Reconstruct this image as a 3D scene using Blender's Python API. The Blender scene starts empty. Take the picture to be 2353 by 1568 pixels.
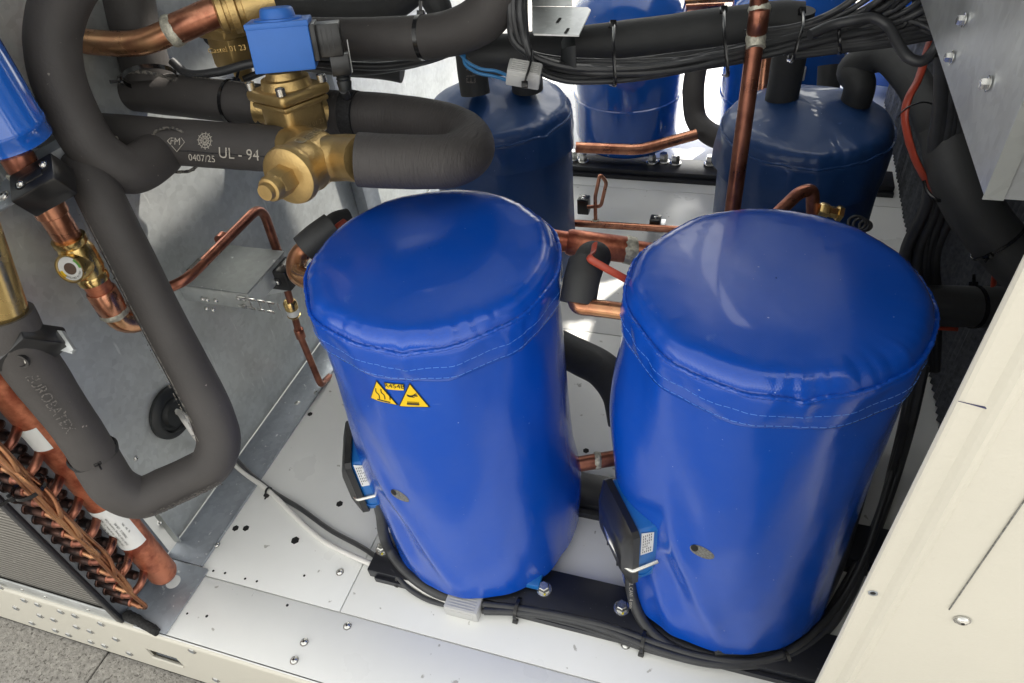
import bpy, bmesh, math, random
from mathutils import Vector, Matrix, noise
random.seed(7)
SC = bpy.context.scene
COL = SC.collection
PI = math.pi

# ------------------------------------------------------------------ camera
FPX, CX, CY = 1604.67, 1176.0, 784.0          # focal length and centre for a picture 2352 wide
YAW, PITCH, ROLL, CAMH = -.3851, .7386, .1283, .9907
FW = Vector((math.sin(YAW)*math.cos(PITCH), math.cos(YAW)*math.cos(PITCH), -math.sin(PITCH)))
_r0 = Vector((math.cos(YAW), -math.sin(YAW), 0)); _d0 = FW.cross(_r0)
RT = _r0*math.cos(ROLL)+_d0*math.sin(ROLL)
DN = -_r0*math.sin(ROLL)+_d0*math.cos(ROLL)
EYE = Vector((0, 0, CAMH))
cam = bpy.data.cameras.new('camera'); camo = bpy.data.objects.new('camera', cam); COL.objects.link(camo)
m = Matrix.Identity(4)
for i in range(3):
    m[i][0] = RT[i]; m[i][1] = -DN[i]; m[i][2] = -FW[i]; m[i][3] = EYE[i]
camo.matrix_world = m
cam.sensor_width = 36; cam.lens = FPX/2352*36; cam.clip_start = .02; cam.clip_end = 200
SC.camera = camo

# ------------------------------------------------------------------ light
SUN_EL, SUN_AZ = math.radians(43), math.radians(62)   # azimuth measured from +X towards +Y
w = bpy.data.worlds.new('World'); SC.world = w; w.use_nodes = True
nt = w.node_tree; nt.nodes.clear()
sky = nt.nodes.new('ShaderNodeTexSky'); sky.sky_type = 'NISHITA'; sky.sun_disc = False
sky.sun_elevation = SUN_EL; sky.sun_rotation = PI/2-SUN_AZ; sky.dust_density = 3; sky.air_density = 1
hs = nt.nodes.new('ShaderNodeHueSaturation'); hs.inputs['Saturation'].default_value = .05
bg = nt.nodes.new('ShaderNodeBackground'); bg.inputs['Strength'].default_value = .15
wo = nt.nodes.new('ShaderNodeOutputWorld')
nt.links.new(sky.outputs[0], hs.inputs['Color']); tint = nt.nodes.new('ShaderNodeMix'); tint.data_type = 'RGBA'; tint.blend_type = 'MULTIPLY'; tint.inputs[0].default_value = 1; tint.inputs[7].default_value = (1, .985, .925, 1)
nt.links.new(hs.outputs[0], tint.inputs[6]); nt.links.new(tint.outputs[2], bg.inputs[0]); nt.links.new(bg.outputs[0], wo.inputs[0])
sun = bpy.data.lights.new('sun', 'SUN'); sun.energy = 2.7; sun.angle = math.radians(.5); sun.color = (1, .94, .84)
suno = bpy.data.objects.new('sun', sun); COL.objects.link(suno)
SUND = Vector((math.cos(SUN_EL)*math.cos(SUN_AZ), math.cos(SUN_EL)*math.sin(SUN_AZ), math.sin(SUN_EL)))
suno.rotation_euler = SUND.to_track_quat('Z', 'Y').to_euler(); suno.location = (3, 6, 6)
SC.view_settings.view_transform = 'Standard'; SC.view_settings.look = 'None'
SC.view_settings.exposure = 1.98; SC.view_settings.gamma = 1; SC.view_settings.use_curve_mapping = False
try:
    SC.cycles.max_bounces = 8; SC.cycles.glossy_bounces = 4; SC.cycles.diffuse_bounces = 4
    SC.cycles.sample_clamp_indirect = 4; SC.cycles.caustics_reflective = False
except Exception: pass

# ------------------------------------------------------------------ helpers
def A(px, py, z=None, X=None, Y=None, d=None):
    """point of the place seen at this pixel, at a height z, plane x or y, or depth d"""
    v = RT*((px-CX)/FPX)+DN*((py-CY)/FPX)+FW
    t = d
    if z is not None: t = (z-CAMH)/v.z
    elif X is not None: t = X/v.x
    elif Y is not None: t = Y/v.y
    return EYE+v*t
def PJ(P):
    q = P-EYE; z = q.dot(FW)
    return CX+FPX*q.dot(RT)/z, CY+FPX*q.dot(DN)/z, z
def wloc(o):
    l = Vector((0, 0, 0))
    while o: l += o.location; o = o.parent
    return l
def tag(o, label=None, cat=None, group=None, kind=None):
    if label: o['label'] = label
    if cat: o['category'] = cat
    if group: o['group'] = group
    if kind: o['kind'] = kind
    return o
def empty(name, loc, label, cat, group=None):
    o = bpy.data.objects.new(name, None); COL.objects.link(o); o.location = Vector(loc); o.empty_display_size = .02
    return tag(o, label, cat, group)
def catmull(pts, n=8):
    pts = [Vector(p) for p in pts]
    if len(pts) < 3:
        return [pts[0].lerp(pts[-1], i/n) for i in range(n+1)]
    P = [2*pts[0]-pts[1]]+pts+[2*pts[-1]-pts[-2]]
    out = []
    for i in range(1, len(P)-2):
        p0, p1, p2, p3 = P[i-1:i+3]
        t0 = 0; t1 = t0+max((p1-p0).length, 1e-6)**.5; t2 = t1+max((p2-p1).length, 1e-6)**.5; t3 = t2+max((p3-p2).length, 1e-6)**.5
        for k in range(n):
            t = t1+(t2-t1)*k/n
            a1 = p0*((t1-t)/(t1-t0))+p1*((t-t0)/(t1-t0)); a2 = p1*((t2-t)/(t2-t1))+p2*((t-t1)/(t2-t1)); a3 = p2*((t3-t)/(t3-t2))+p3*((t-t2)/(t3-t2))
            b1 = a1*((t2-t)/(t2-t0))+a2*((t-t0)/(t2-t0)); b2 = a2*((t3-t)/(t3-t1))+a3*((t-t1)/(t3-t1))
            out.append(b1*((t2-t)/(t2-t1))+b2*((t-t1)/(t2-t1)))
    out.append(pts[-1])
    return out
def fillet(pts, R, n=7):
    """polyline with rounded corners: bent metal tube"""
    pts = [Vector(p) for p in pts]; out = [pts[0]]
    for i in range(1, len(pts)-1):
        a, b, c = pts[i-1], pts[i], pts[i+1]
        u = (a-b); v = (c-b); r = min(R, u.length*.49, v.length*.49)
        u.normalize(); v.normalize()
        s = b+u*r; e = b+v*r
        for k in range(n+1):
            t = k/n
            out.append(s*(1-t)**2+b*2*t*(1-t)+e*t*t)
    out.append(pts[-1])
    # extra points on long runs
    res = [out[0]]
    for p in out[1:]:
        L = (p-res[-1]).length; k = max(1, int(L/.03))
        q = res[-1]
        for j in range(1, k+1): res.append(q.lerp(p, j/k))
    return res
def frames(pts):
    T = []
    for i in range(len(pts)):
        a = pts[max(i-1, 0)]; b = pts[min(i+1, len(pts)-1)]
        t = (b-a); T.append(t.normalized() if t.length > 1e-9 else Vector((0, 0, 1)))
    n = T[0].orthogonal().normalized(); out = []
    for t in T:
        n = (n-t*n.dot(t)); n.normalize(); out.append((t, n.copy(), t.cross(n)))
    return out
class MB:
    def __init__(s): s.v = []; s.f = []; s.uv = []; s.sm = []
    def add(s, vs, fs, uvs=None, smooth=True):
        b = len(s.v); s.v += [Vector(v) for v in vs]; s.f += [tuple(i+b for i in f) for f in fs]
        s.uv += (list(uvs) if uvs else [(0, 0)]*len(vs)); s.sm += [smooth]*len(fs)
        return s
    def sweep(s, pts, r, n=16, caps=True, wob=0, seed=0, hole=0, flat=None, freq=18):
        fr = frames(pts); vs = []; fs = []; N = len(pts)
        for i, (p, (t, a, b)) in enumerate(zip(pts, fr)):
            rr = r[i] if isinstance(r, (list, tuple)) else (r(i/(N-1)) if callable(r) else r)
            for k in range(n):
                th = 2*PI*k/n; q = rr
                if wob:
                    u = p+(a*math.cos(th)+b*math.sin(th))*rr
                    q = rr*(1+wob*noise.noise(u*freq+Vector((seed, 0, 0)))+wob*.4*noise.noise(u*freq*3.7+Vector((0, seed, 0))))
                c1, s1 = math.cos(th), math.sin(th)
                if flat: s1 *= flat
                vs.append(p+(a*c1+b*s1)*q)
        for i in range(N-1):
            for k in range(n):
                fs.append((i*n+k, i*n+(k+1) % n, (i+1)*n+(k+1) % n, (i+1)*n+k))
        s.add(vs, fs)
        if caps:
            for e, sg in ((0, -1), (N-1, 1)):
                t, a, b = fr[e]; ring = [vs[e*n+k] for k in range(n)]; c = pts[e]
                if hole:
                    inn = [c+(q-c)*hole for q in ring]; deep = [q-t*sg*.02 for q in inn]
                    V = ring+inn+deep; Fc = []
                    for k in range(n):
                        k2 = (k+1) % n
                        Fc += [(k, k2, n+k2, n+k), (n+k, n+k2, 2*n+k2, 2*n+k)]
                    Fc.append(tuple(range(2*n, 3*n)))
                    s.add(V, Fc, smooth=False)
                else:
                    s.add(ring, [tuple(range(n))], smooth=False)
        return s
    def lathe(s, o, ax, prof, n=32, up=None, smooth=True, nsides=None):
        """prof: list of (along, radius)"""
        ax = Vector(ax).normalized(); a = (up-ax*up.dot(ax)).normalized() if up else ax.orthogonal().normalized(); b = ax.cross(a); o = Vector(o)
        vs = [o+ax*h+(a*math.cos(2*PI*k/n)+b*math.sin(2*PI*k/n))*r for h, r in prof for k in range(n)]
        fs = [(i*n+k, i*n+(k+1) % n, (i+1)*n+(k+1) % n, (i+1)*n+k) for i in range(len(prof)-1) for k in range(n)]
        s.add(vs, fs, smooth=smooth)
        s.add(vs[:n], [tuple(range(n))], smooth=False); s.add(vs[-n:], [tuple(range(n))], smooth=False)
        return s
    def box(s, c, e1, e2, e3, bev=0, seg=2):
        """box with centre c and half-extent vectors e1,e2,e3"""
        c = Vector(c); bm = bmesh.new(); bmesh.ops.create_cube(bm, size=2)
        L = [e1.length, e2.length, e3.length]
        for v in bm.verts: v.co = Vector((v.co.x*L[0], v.co.y*L[1], v.co.z*L[2]))
        if bev: bmesh.ops.bevel(bm, geom=list(bm.edges), offset=min(bev, min(L)*.9), segments=seg, profile=.5, affect='EDGES')
        u = [e.normalized() for e in (e1, e2, e3)]
        bm.verts.ensure_lookup_table()
        vs = [c+u[0]*v.co.x+u[1]*v.co.y+u[2]*v.co.z for v in bm.verts]
        fs = [tuple(v.index for v in f.verts) for f in bm.faces]
        s.add(vs, fs); bm.free(); return s
    def abox(s, x0, x1, y0, y1, z0, z1, bev=0):
        return s.box(((x0+x1)/2, (y0+y1)/2, (z0+z1)/2), Vector(((x1-x0)/2, 0, 0)), Vector((0, (y1-y0)/2, 0)), Vector((0, 0, (z1-z0)/2)), bev)
    def prism(s, poly, dirv, flip=False):
        """polygon of points extruded along dirv"""
        poly = [Vector(p) for p in poly]; n = len(poly); top = [p+dirv for p in poly]
        s.add(poly+top, [tuple(range(n)), tuple(range(2*n-1, n-1, -1))]+[(k, (k+1) % n, n+(k+1) % n, n+k) for k in range(n)], smooth=False)
        return s
    def build(s, name, mat, parent=None, loc=None, ang=40):
        me = bpy.data.meshes.new(name)
        if parent: base = wloc(parent)
        else:
            base = Vector(loc) if loc is not None else Vector((sum(v.x for v in s.v)/len(s.v), sum(v.y for v in s.v)/len(s.v), min(v.z for v in s.v)))
        me.from_pydata([v-base for v in s.v], [], s.f); me.materials.append(mat)
        me.polygons.foreach_set('use_smooth', s.sm)
        if any(u != (0, 0) for u in s.uv):
            ul = me.uv_layers.new(name='UVMap')
            for l in me.loops: ul.data[l.index].uv = s.uv[l.vertex_index]
        bm = bmesh.new(); bm.from_mesh(me); bmesh.ops.recalc_face_normals(bm, faces=bm.faces); bm.to_mesh(me); bm.free()
        me.set_sharp_from_angle(angle=math.radians(ang))
        o = bpy.data.objects.new(name, me); COL.objects.link(o)
        if parent: o.parent = parent
        else: o.location = base
        return o
def copy_part(o, parent, off):
    c = o.copy(); COL.objects.link(c); c.parent = parent; c.location = o.location+Vector(off); return c
_tc = {}
def text_geo(txt, size=1.0):
    if (txt, size) in _tc: return _tc[(txt, size)]
    cu = bpy.data.curves.new('t', 'FONT'); cu.body = txt; cu.size = size; cu.resolution_u = 3; cu.align_x = 'CENTER'; cu.align_y = 'CENTER'
    ob = bpy.data.objects.new('t', cu); me = bpy.data.meshes.new_from_object(ob)
    vs = [(v.co.x, v.co.y) for v in me.vertices]; fs = [tuple(p.vertices) for p in me.polygons]
    bpy.data.objects.remove(ob); bpy.data.meshes.remove(me); bpy.data.curves.remove(cu)
    _tc[(txt, size)] = (vs, fs); return vs, fs

# ------------------------------------------------------------------ materials
def mat(name, col, rough=.5, metal=0, var=0, vscale=8, col2=None, bump=0, bscale=60, bdist=.001, rvar=0, coat=0, spec=.5, detail=6, c2lo=.45, c2hi=.62, coords='Object', dots=None, bump2=0, b2scale=300):
    mt = bpy.data.materials.new(name); mt.use_nodes = True; t = mt.node_tree; B = t.nodes['Principled BSDF']
    L = t.links.new
    B.inputs['Roughness'].default_value = rough; B.inputs['Metallic'].default_value = metal
    B.inputs['Coat Weight'].default_value = coat; B.inputs['Coat Roughness'].default_value = .12; B.inputs['Specular IOR Level'].default_value = spec
    B.inputs['Base Color'].default_value = (*col, 1)
    tc = t.nodes.new('ShaderNodeTexCoord'); src = tc.outputs[coords]
    out = None
    if var or col2:
        n = t.nodes.new('ShaderNodeTexNoise'); n.inputs['Scale'].default_value = vscale; n.inputs['Detail'].default_value = detail; n.inputs['Roughness'].default_value = .6; L(src, n.inputs['Vector'])
        r = t.nodes.new('ShaderNodeValToRGB'); L(n.outputs['Fac'], r.inputs[0])
        c2 = col2 or tuple(c*(1-var) for c in col); c1 = col if col2 else tuple(min(1, c*(1+var)) for c in col)
        r.color_ramp.elements[0].position = c2lo if col2 else .3; r.color_ramp.elements[0].color = (*c1, 1)
        r.color_ramp.elements[1].position = c2hi if col2 else .7; r.color_ramp.elements[1].color = (*c2, 1)
        out = r.outputs[0]; L(out, B.inputs['Base Color'])
        if rvar:
            mr = t.nodes.new('ShaderNodeMapRange'); mr.inputs['To Min'].default_value = max(.03, rough-rvar); mr.inputs['To Max'].default_value = min(1, rough+rvar); mr.inputs['From Min'].default_value = .3; mr.inputs['From Max'].default_value = .7
            n2 = t.nodes.new('ShaderNodeTexNoise'); n2.inputs['Scale'].default_value = vscale*1.7; n2.inputs['Detail'].default_value = 8; L(src, n2.inputs['Vector'])
            L(n2.outputs['Fac'], mr.inputs[0]); L(mr.outputs[0], B.inputs['Roughness'])
    if dots:
        dc, ds, thr = dots
        v = t.nodes.new('ShaderNodeTexNoise'); v.inputs['Scale'].default_value = ds; v.inputs['Detail'].default_value = 3; L(src, v.inputs['Vector'])
        r2 = t.nodes.new('ShaderNodeValToRGB'); r2.color_ramp.elements[0].position = thr; r2.color_ramp.elements[1].position = thr+.03; L(v.outputs['Fac'], r2.inputs[0])
        mx = t.nodes.new('ShaderNodeMix'); mx.data_type = 'RGBA'; L(r2.outputs[0], mx.inputs[0])
        if out: L(out, mx.inputs[6])
        else: mx.inputs[6].default_value = (*col, 1)
        mx.inputs[7].default_value = (*dc, 1); L(mx.outputs[2], B.inputs['Base Color'])
    last = None
    for bb, sc_ in ((bump, bscale), (bump2, b2scale)):
        if bb:
            n = t.nodes.new('ShaderNodeTexNoise'); n.inputs['Scale'].default_value = sc_; n.inputs['Detail'].default_value = 3; L(src, n.inputs['Vector'])
            b = t.nodes.new('ShaderNodeBump'); b.inputs['Strength'].default_value = bb; b.inputs['Distance'].default_value = bdist; L(n.outputs['Fac'], b.inputs['Height'])
            if last: L(last, b.inputs['Normal'])
            last = b.outputs[0]; L(last, B.inputs['Normal'])
    return mt
def galv_mat(name, col=(.50, .53, .55), rough=.34, scr=1.0):
    mt = bpy.data.materials.new(name); mt.use_nodes = True; t = mt.node_tree; B = t.nodes['Principled BSDF']; L = t.links.new
    tc = t.nodes.new('ShaderNodeTexCoord'); src = tc.outputs['Object']
    B.inputs['Metallic'].default_value = .62
    vo = t.nodes.new('ShaderNodeTexVoronoi'); vo.inputs['Scale'].default_value = 110; L(src, vo.inputs['Vector'])
    n = t.nodes.new('ShaderNodeTexNoise'); n.inputs['Scale'].default_value = 9; n.inputs['Detail'].default_value = 8; L(src, n.inputs['Vector'])
    mx = t.nodes.new('ShaderNodeMix'); mx.data_type = 'RGBA'; mx.inputs[0].default_value = .22; L(n.outputs['Fac'], mx.inputs[6]); L(vo.outputs['Color'], mx.inputs[7])
    bw = t.nodes.new('ShaderNodeRGBToBW'); L(mx.outputs[2], bw.inputs[0])
    r = t.nodes.new('ShaderNodeValToRGB'); L(bw.outputs[0], r.inputs[0])
    r.color_ramp.elements[0].position = .3; r.color_ramp.elements[0].color = (*[c*.82 for c in col], 1)
    r.color_ramp.elements[1].position = .7; r.color_ramp.elements[1].color = (*[c*1.15 for c in col], 1)
    # stretched pale scratches and drips
    mp = t.nodes.new('ShaderNodeMapping'); mp.inputs['Scale'].default_value = (60, 60, 9); mp.inputs['Rotation'].default_value = (.5, .3, .2); L(src, mp.inputs['Vector'])
    n2 = t.nodes.new('ShaderNodeTexNoise'); n2.inputs['Scale'].default_value = 1.6; n2.inputs['Detail'].default_value = 4; L(mp.outputs[0], n2.inputs['Vector'])
    r2 = t.nodes.new('ShaderNodeValToRGB'); r2.color_ramp.elements[0].position = .67; r2.color_ramp.elements[1].position = .74; L(n2.outputs['Fac'], r2.inputs[0])
    m2 = t.nodes.new('ShaderNodeMix'); m2.data_type = 'RGBA'; L(r2.outputs[0], m2.inputs[0]); L(r.outputs[0], m2.inputs[6]); m2.inputs[7].default_value = (.75, .77, .76, 1)
    L(m2.outputs[2], B.inputs['Base Color'])
    mr = t.nodes.new('ShaderNodeMapRange'); mr.inputs['To Min'].default_value = rough-.08; mr.inputs['To Max'].default_value = rough+.14; L(bw.outputs[0], mr.inputs[0]); L(mr.outputs[0], B.inputs['Roughness'])
    b = t.nodes.new('ShaderNodeBump'); b.inputs['Strength'].default_value = .12; b.inputs['Distance'].default_value = .001; L(bw.outputs[0], b.inputs['Height']); L(b.outputs[0], B.inputs['Normal'])
    return mt
def pvc_mat(name, col, rough=.26, weave=.5):
    mt = bpy.data.materials.new(name); mt.use_nodes = True; t = mt.node_tree; B = t.nodes['Principled BSDF']; L = t.links.new
    B.inputs['Roughness'].default_value = rough; B.inputs['Specular IOR Level'].default_value = .42; B.inputs['Coat Weight'].default_value = .25; B.inputs['Coat Roughness'].default_value = .05
    uv = t.nodes.new('ShaderNodeTexCoord'); sep = t.nodes.new('ShaderNodeSeparateXYZ'); L(uv.outputs['UV'], sep.inputs[0])
    hh = []
    for i in (0, 1):
        mu = t.nodes.new('ShaderNodeMath'); mu.operation = 'MULTIPLY'; mu.inputs[1].default_value = 2*PI/.0026; L(sep.outputs[i], mu.inputs[0])
        sn = t.nodes.new('ShaderNodeMath'); sn.operation = 'SINE'; L(mu.outputs[0], sn.inputs[0]); hh.append(sn)
    ad = t.nodes.new('ShaderNodeMath'); ad.operation = 'MULTIPLY'; L(hh[0].outputs[0], ad.inputs[0]); L(hh[1].outputs[0], ad.inputs[1])
    b1 = t.nodes.new('ShaderNodeBump'); b1.inputs['Strength'].default_value = weave; b1.inputs['Distance'].default_value = .00007; L(ad.outputs[0], b1.inputs['Height'])
    n = t.nodes.new('ShaderNodeTexNoise'); n.inputs['Scale'].default_value = 13; n.inputs['Detail'].default_value = 3; L(uv.outputs['Object'], n.inputs['Vector'])
    b2 = t.nodes.new('ShaderNodeBump'); b2.inputs['Strength'].default_value = .2; b2.inputs['Distance'].default_value = .004; L(n.outputs['Fac'], b2.inputs['Height']); L(b1.outputs[0], b2.inputs['Normal'])
    L(b2.outputs[0], B.inputs['Normal'])
    n3 = t.nodes.new('ShaderNodeTexNoise'); n3.inputs['Scale'].default_value = 30; n3.inputs['Detail'].default_value = 8; n3.inputs['Roughness'].default_value = .7; L(uv.outputs['Object'], n3.inputs['Vector'])
    mr = t.nodes.new('ShaderNodeMapRange'); mr.inputs['From Min'].default_value = .35; mr.inputs['From Max'].default_value = .7; mr.inputs['To Min'].default_value = rough-.06; mr.inputs['To Max'].default_value = rough+.10; L(n3.outputs['Fac'], mr.inputs[0]); L(mr.outputs[0], B.inputs['Roughness'])
    n4 = t.nodes.new('ShaderNodeTexNoise'); n4.inputs['Scale'].default_value = 240; n4.inputs['Detail'].default_value = 2; L(uv.outputs['Object'], n4.inputs['Vector'])
    r = t.nodes.new('ShaderNodeValToRGB'); r.color_ramp.elements[0].position = .77; r.color_ramp.elements[1].position = .8; L(n4.outputs['Fac'], r.inputs[0])
    mx = t.nodes.new('ShaderNodeMix'); mx.data_type = 'RGBA'; L(r.outputs[0], mx.inputs[0]); mx.inputs[6].default_value = (*col, 1); mx.inputs[7].default_value = (.35, .45, .7, 1)
    mp = t.nodes.new('ShaderNodeMapping'); mp.inputs['Scale'].default_value = (30, 30, 160); mp.inputs['Rotation'].default_value = (.7, .4, .9); L(uv.outputs['Object'], mp.inputs['Vector'])
    n5 = t.nodes.new('ShaderNodeTexNoise'); n5.inputs['Scale'].default_value = 1.3; n5.inputs['Detail'].default_value = 3; L(mp.outputs[0], n5.inputs['Vector'])
    r5 = t.nodes.new('ShaderNodeValToRGB'); r5.color_ramp.elements[0].position = .715; r5.color_ramp.elements[1].position = .80; r5.color_ramp.elements[1].color = (.25, .25, .25, 1); L(n5.outputs['Fac'], r5.inputs[0])
    m5 = t.nodes.new('ShaderNodeMix'); m5.data_type = 'RGBA'; L(r5.outputs[0], m5.inputs[0]); L(mx.outputs[2], m5.inputs[6]); m5.inputs[7].default_value = (.16, .28, .6, 1)
    n6 = t.nodes.new('ShaderNodeTexNoise'); n6.inputs['Scale'].default_value = 7; n6.inputs['Detail'].default_value = 9; n6.inputs['Roughness'].default_value = .7; L(uv.outputs['Object'], n6.inputs['Vector'])
    r6 = t.nodes.new('ShaderNodeMapRange'); r6.inputs['From Min'].default_value = .42; r6.inputs['From Max'].default_value = .75; r6.inputs['To Max'].default_value = .06; L(n6.outputs['Fac'], r6.inputs[0])
    m6 = t.nodes.new('ShaderNodeMix'); m6.data_type = 'RGBA'; L(r6.outputs[0], m6.inputs[0]); L(m5.outputs[2], m6.inputs[6]); m6.inputs[7].default_value = (.22, .27, .38, 1)
    L(m6.outputs[2], B.inputs['Base Color'])
    return mt
def copper_mat(name, c1=(.58, .27, .165), c2=(.30, .115, .07), rough=.3, sc=18, metal=.9):
    return mat(name, c1, rough, metal, col2=c2, vscale=sc, rvar=.12, bump=.15, bscale=90, bdist=.0006, c2lo=.42, c2hi=.6)
M = dict(
    pvc=pvc_mat('blue_pvc', (.0015, .068, .45), .15), pvcdark=pvc_mat('shaded_blue_pvc', (.006, .046, .17), .46, .3),  # second PVC is the same blue darkened, rear shade put into its colour
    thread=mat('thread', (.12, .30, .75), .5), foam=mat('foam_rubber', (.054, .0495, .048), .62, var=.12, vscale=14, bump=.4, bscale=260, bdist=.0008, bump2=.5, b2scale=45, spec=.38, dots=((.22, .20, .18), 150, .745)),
    foamcut=mat('foam_cut', (.035, .035, .036), .9, var=.3, vscale=300, bump=.9, bscale=500, bdist=.0015, spec=.2),
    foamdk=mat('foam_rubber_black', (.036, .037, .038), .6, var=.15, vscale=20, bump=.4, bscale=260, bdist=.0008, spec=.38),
    ribfoam=mat('ribbed_foam', (.11, .115, .125), .85, var=.35, vscale=90, bump=.7, bscale=350, bdist=.001, spec=.2),
    print_=mat('pipe_print', (.42, .39, .34), .8, dots=((.07, .065, .06), 420, .62)),
    printdim=mat('faint_print', (.12, .11, .10), .8, dots=((.045, .042, .042), 500, .5)),
    copper=copper_mat('copper'), copdark=copper_mat('tarnished_copper', (.38, .155, .10), (.19, .072, .05), .36, 20),
    copred=copper_mat('flamed_copper', (.62, .22, .12), (.30, .075, .04), .4, 30, .65), copstub=copper_mat('burnt_copper', (.09, .045, .035), (.025, .018, .018), .42, 60, .8),
    coppale=copper_mat('pale_copper', (.64, .36, .19), (.42, .18, .10), .28, 14), solder=mat('solder', (.50, .48, .40), .5, .5, var=.4, vscale=160, bump=1, bscale=300, bdist=.001),
    brass=mat('cast_brass', (.53, .37, .155), .42, .85, var=.13, vscale=30, bump=.6, bscale=380, bdist=.0007, rvar=.08),
    brassm=mat('machined_brass', (.66, .47, .19), .25, .95, var=.12, vscale=25, rvar=.08), brasslt=mat('raised_brass_edge', (.80, .62, .30), .3, .85), steel=mat('zinc_steel', (.62, .62, .60), .25, .95, var=.15, vscale=90),
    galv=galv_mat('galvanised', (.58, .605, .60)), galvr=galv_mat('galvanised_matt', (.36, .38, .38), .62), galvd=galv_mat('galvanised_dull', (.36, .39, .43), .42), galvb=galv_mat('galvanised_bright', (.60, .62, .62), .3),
    white=mat('white_paint', (.81, .815, .795), .36, var=.045, vscale=4, bump=.15, bscale=600, bdist=.0005, dots=((.45, .44, .41), 46, .69), spec=.5, rvar=.12),
    cream=mat('cream_paint', (.61, .585, .51), .42, var=.02, vscale=4, bump=.35, bscale=260, bdist=.0008, spec=.45),
    creamtex=mat('cream_paint_orange_peel', (.61, .585, .51), .34, var=.025, vscale=5, bump=.5, bscale=330, bdist=.0007, spec=.5, bump2=.12, b2scale=16, dots=((.47, .44, .38), 60, .735)),
    black=mat('black_plastic', (.012, .012, .013), .28, var=.2, vscale=40, bump=.1, bscale=200, bdist=.0004), blackm=mat('black_painted_steel', (.012, .013, .018), .35, bump=.3, bscale=120, bdist=.0006, dots=((.10, .10, .10), 260, .72)),
    cable=mat('cable_sheath', (.034, .035, .038), .42, var=.2, vscale=50, bump=.15, bscale=200, bdist=.0005), cableg=mat('grey_cable', (.78, .76, .72), .5, var=.06, vscale=30),
    cableb=mat('blue_cable', (.03, .16, .36), .4, var=.1), red=mat('rust_red_sleeve', (.36, .05, .025), .38, var=.15, vscale=40, bump=.5, bscale=70, bdist=.001),
    tie=mat('tie_plastic', (.010, .010, .011), .22), boxblue=mat('blue_plastic_box', (.012, .14, .44), .3, var=.05, vscale=30), coilblue=mat('solenoid_blue', (.035, .16, .55), .48, var=.04, vscale=30, bump=.25, bscale=500, bdist=.0004),
    paintblue=mat('blue_gloss_paint', (.012, .11, .50), .12, coat=.8, bump=.12, bscale=10, bdist=.003, dots=((.35, .42, .55), 60, .74)),
    grey=mat('grey_plastic', (.48, .48, .47), .45, var=.03, vscale=20), yellow=mat('sticker_yellow', (.86, .56, .01), .35, var=.03, vscale=50), ink=mat('ink', (.012, .012, .012), .4),
    paper=mat('paper_label', (.78, .78, .76), .4, var=.03, vscale=40), glass=mat('sight_glass', (.10, .055, .03), .05, coat=1), capil=copper_mat('capillary_copper', (.46, .235, .12), (.30, .13, .07), .34, 26), solderdim=mat('dried_glue', (.13, .12, .105), .7, dots=((.035, .034, .034), 260, .5), bump=1, bscale=300, bdist=.001), green=mat('indicator_green', (.15, .40, .08), .4),
    wool=mat('grey_felt', (.16, .16, .15), .95, var=.6, vscale=420, bump=1, bscale=600, bdist=.001), hole=mat('dark_hole', (.006, .006, .006), .8),
    pave=mat('paving', (.33, .315, .295), .9, var=.32, vscale=120, bump=1, bscale=260, bdist=.003, dots=((.15, .14, .13), 170, .60)),
    rubber=mat('black_rubber', (.012, .014, .015), .5), dirt=mat('sealant', (.012, .012, .012), .8, var=.4, vscale=200, bump=1, bscale=250, bdist=.003), ymark=mat('yellow_marker', (.8, .65, .03), .5), inkblue=mat('marker_line', (.03, .03, .09), .6))
_fw = mat('foam_rubber_wrinkled', (.058, .053, .052), .6, var=.12, vscale=14, bump=.4, bscale=260, bdist=.0008, spec=.4)
_t = _fw.node_tree; _B = _t.nodes['Principled BSDF']; _txc = _t.nodes.new('ShaderNodeTexCoord'); _mp = _t.nodes.new('ShaderNodeMapping'); _mp.inputs['Scale'].default_value = (300, 45, 45); _t.links.new(_txc.outputs['Object'], _mp.inputs['Vector'])
_n = _t.nodes.new('ShaderNodeTexNoise'); _n.inputs['Scale'].default_value = 1; _n.inputs['Detail'].default_value = 3; _n.inputs['Distortion'].default_value = .6; _t.links.new(_mp.outputs[0], _n.inputs['Vector'])
_b = _t.nodes.new('ShaderNodeBump'); _b.inputs['Strength'].default_value = .9; _b.inputs['Distance'].default_value = .0016; _t.links.new(_n.outputs['Fac'], _b.inputs['Height']); _t.links.new(_B.inputs['Normal'].links[0].from_socket, _b.inputs['Normal']); _t.links.new(_b.outputs[0], _B.inputs['Normal'])
M['foamwr'] = _fw
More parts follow.
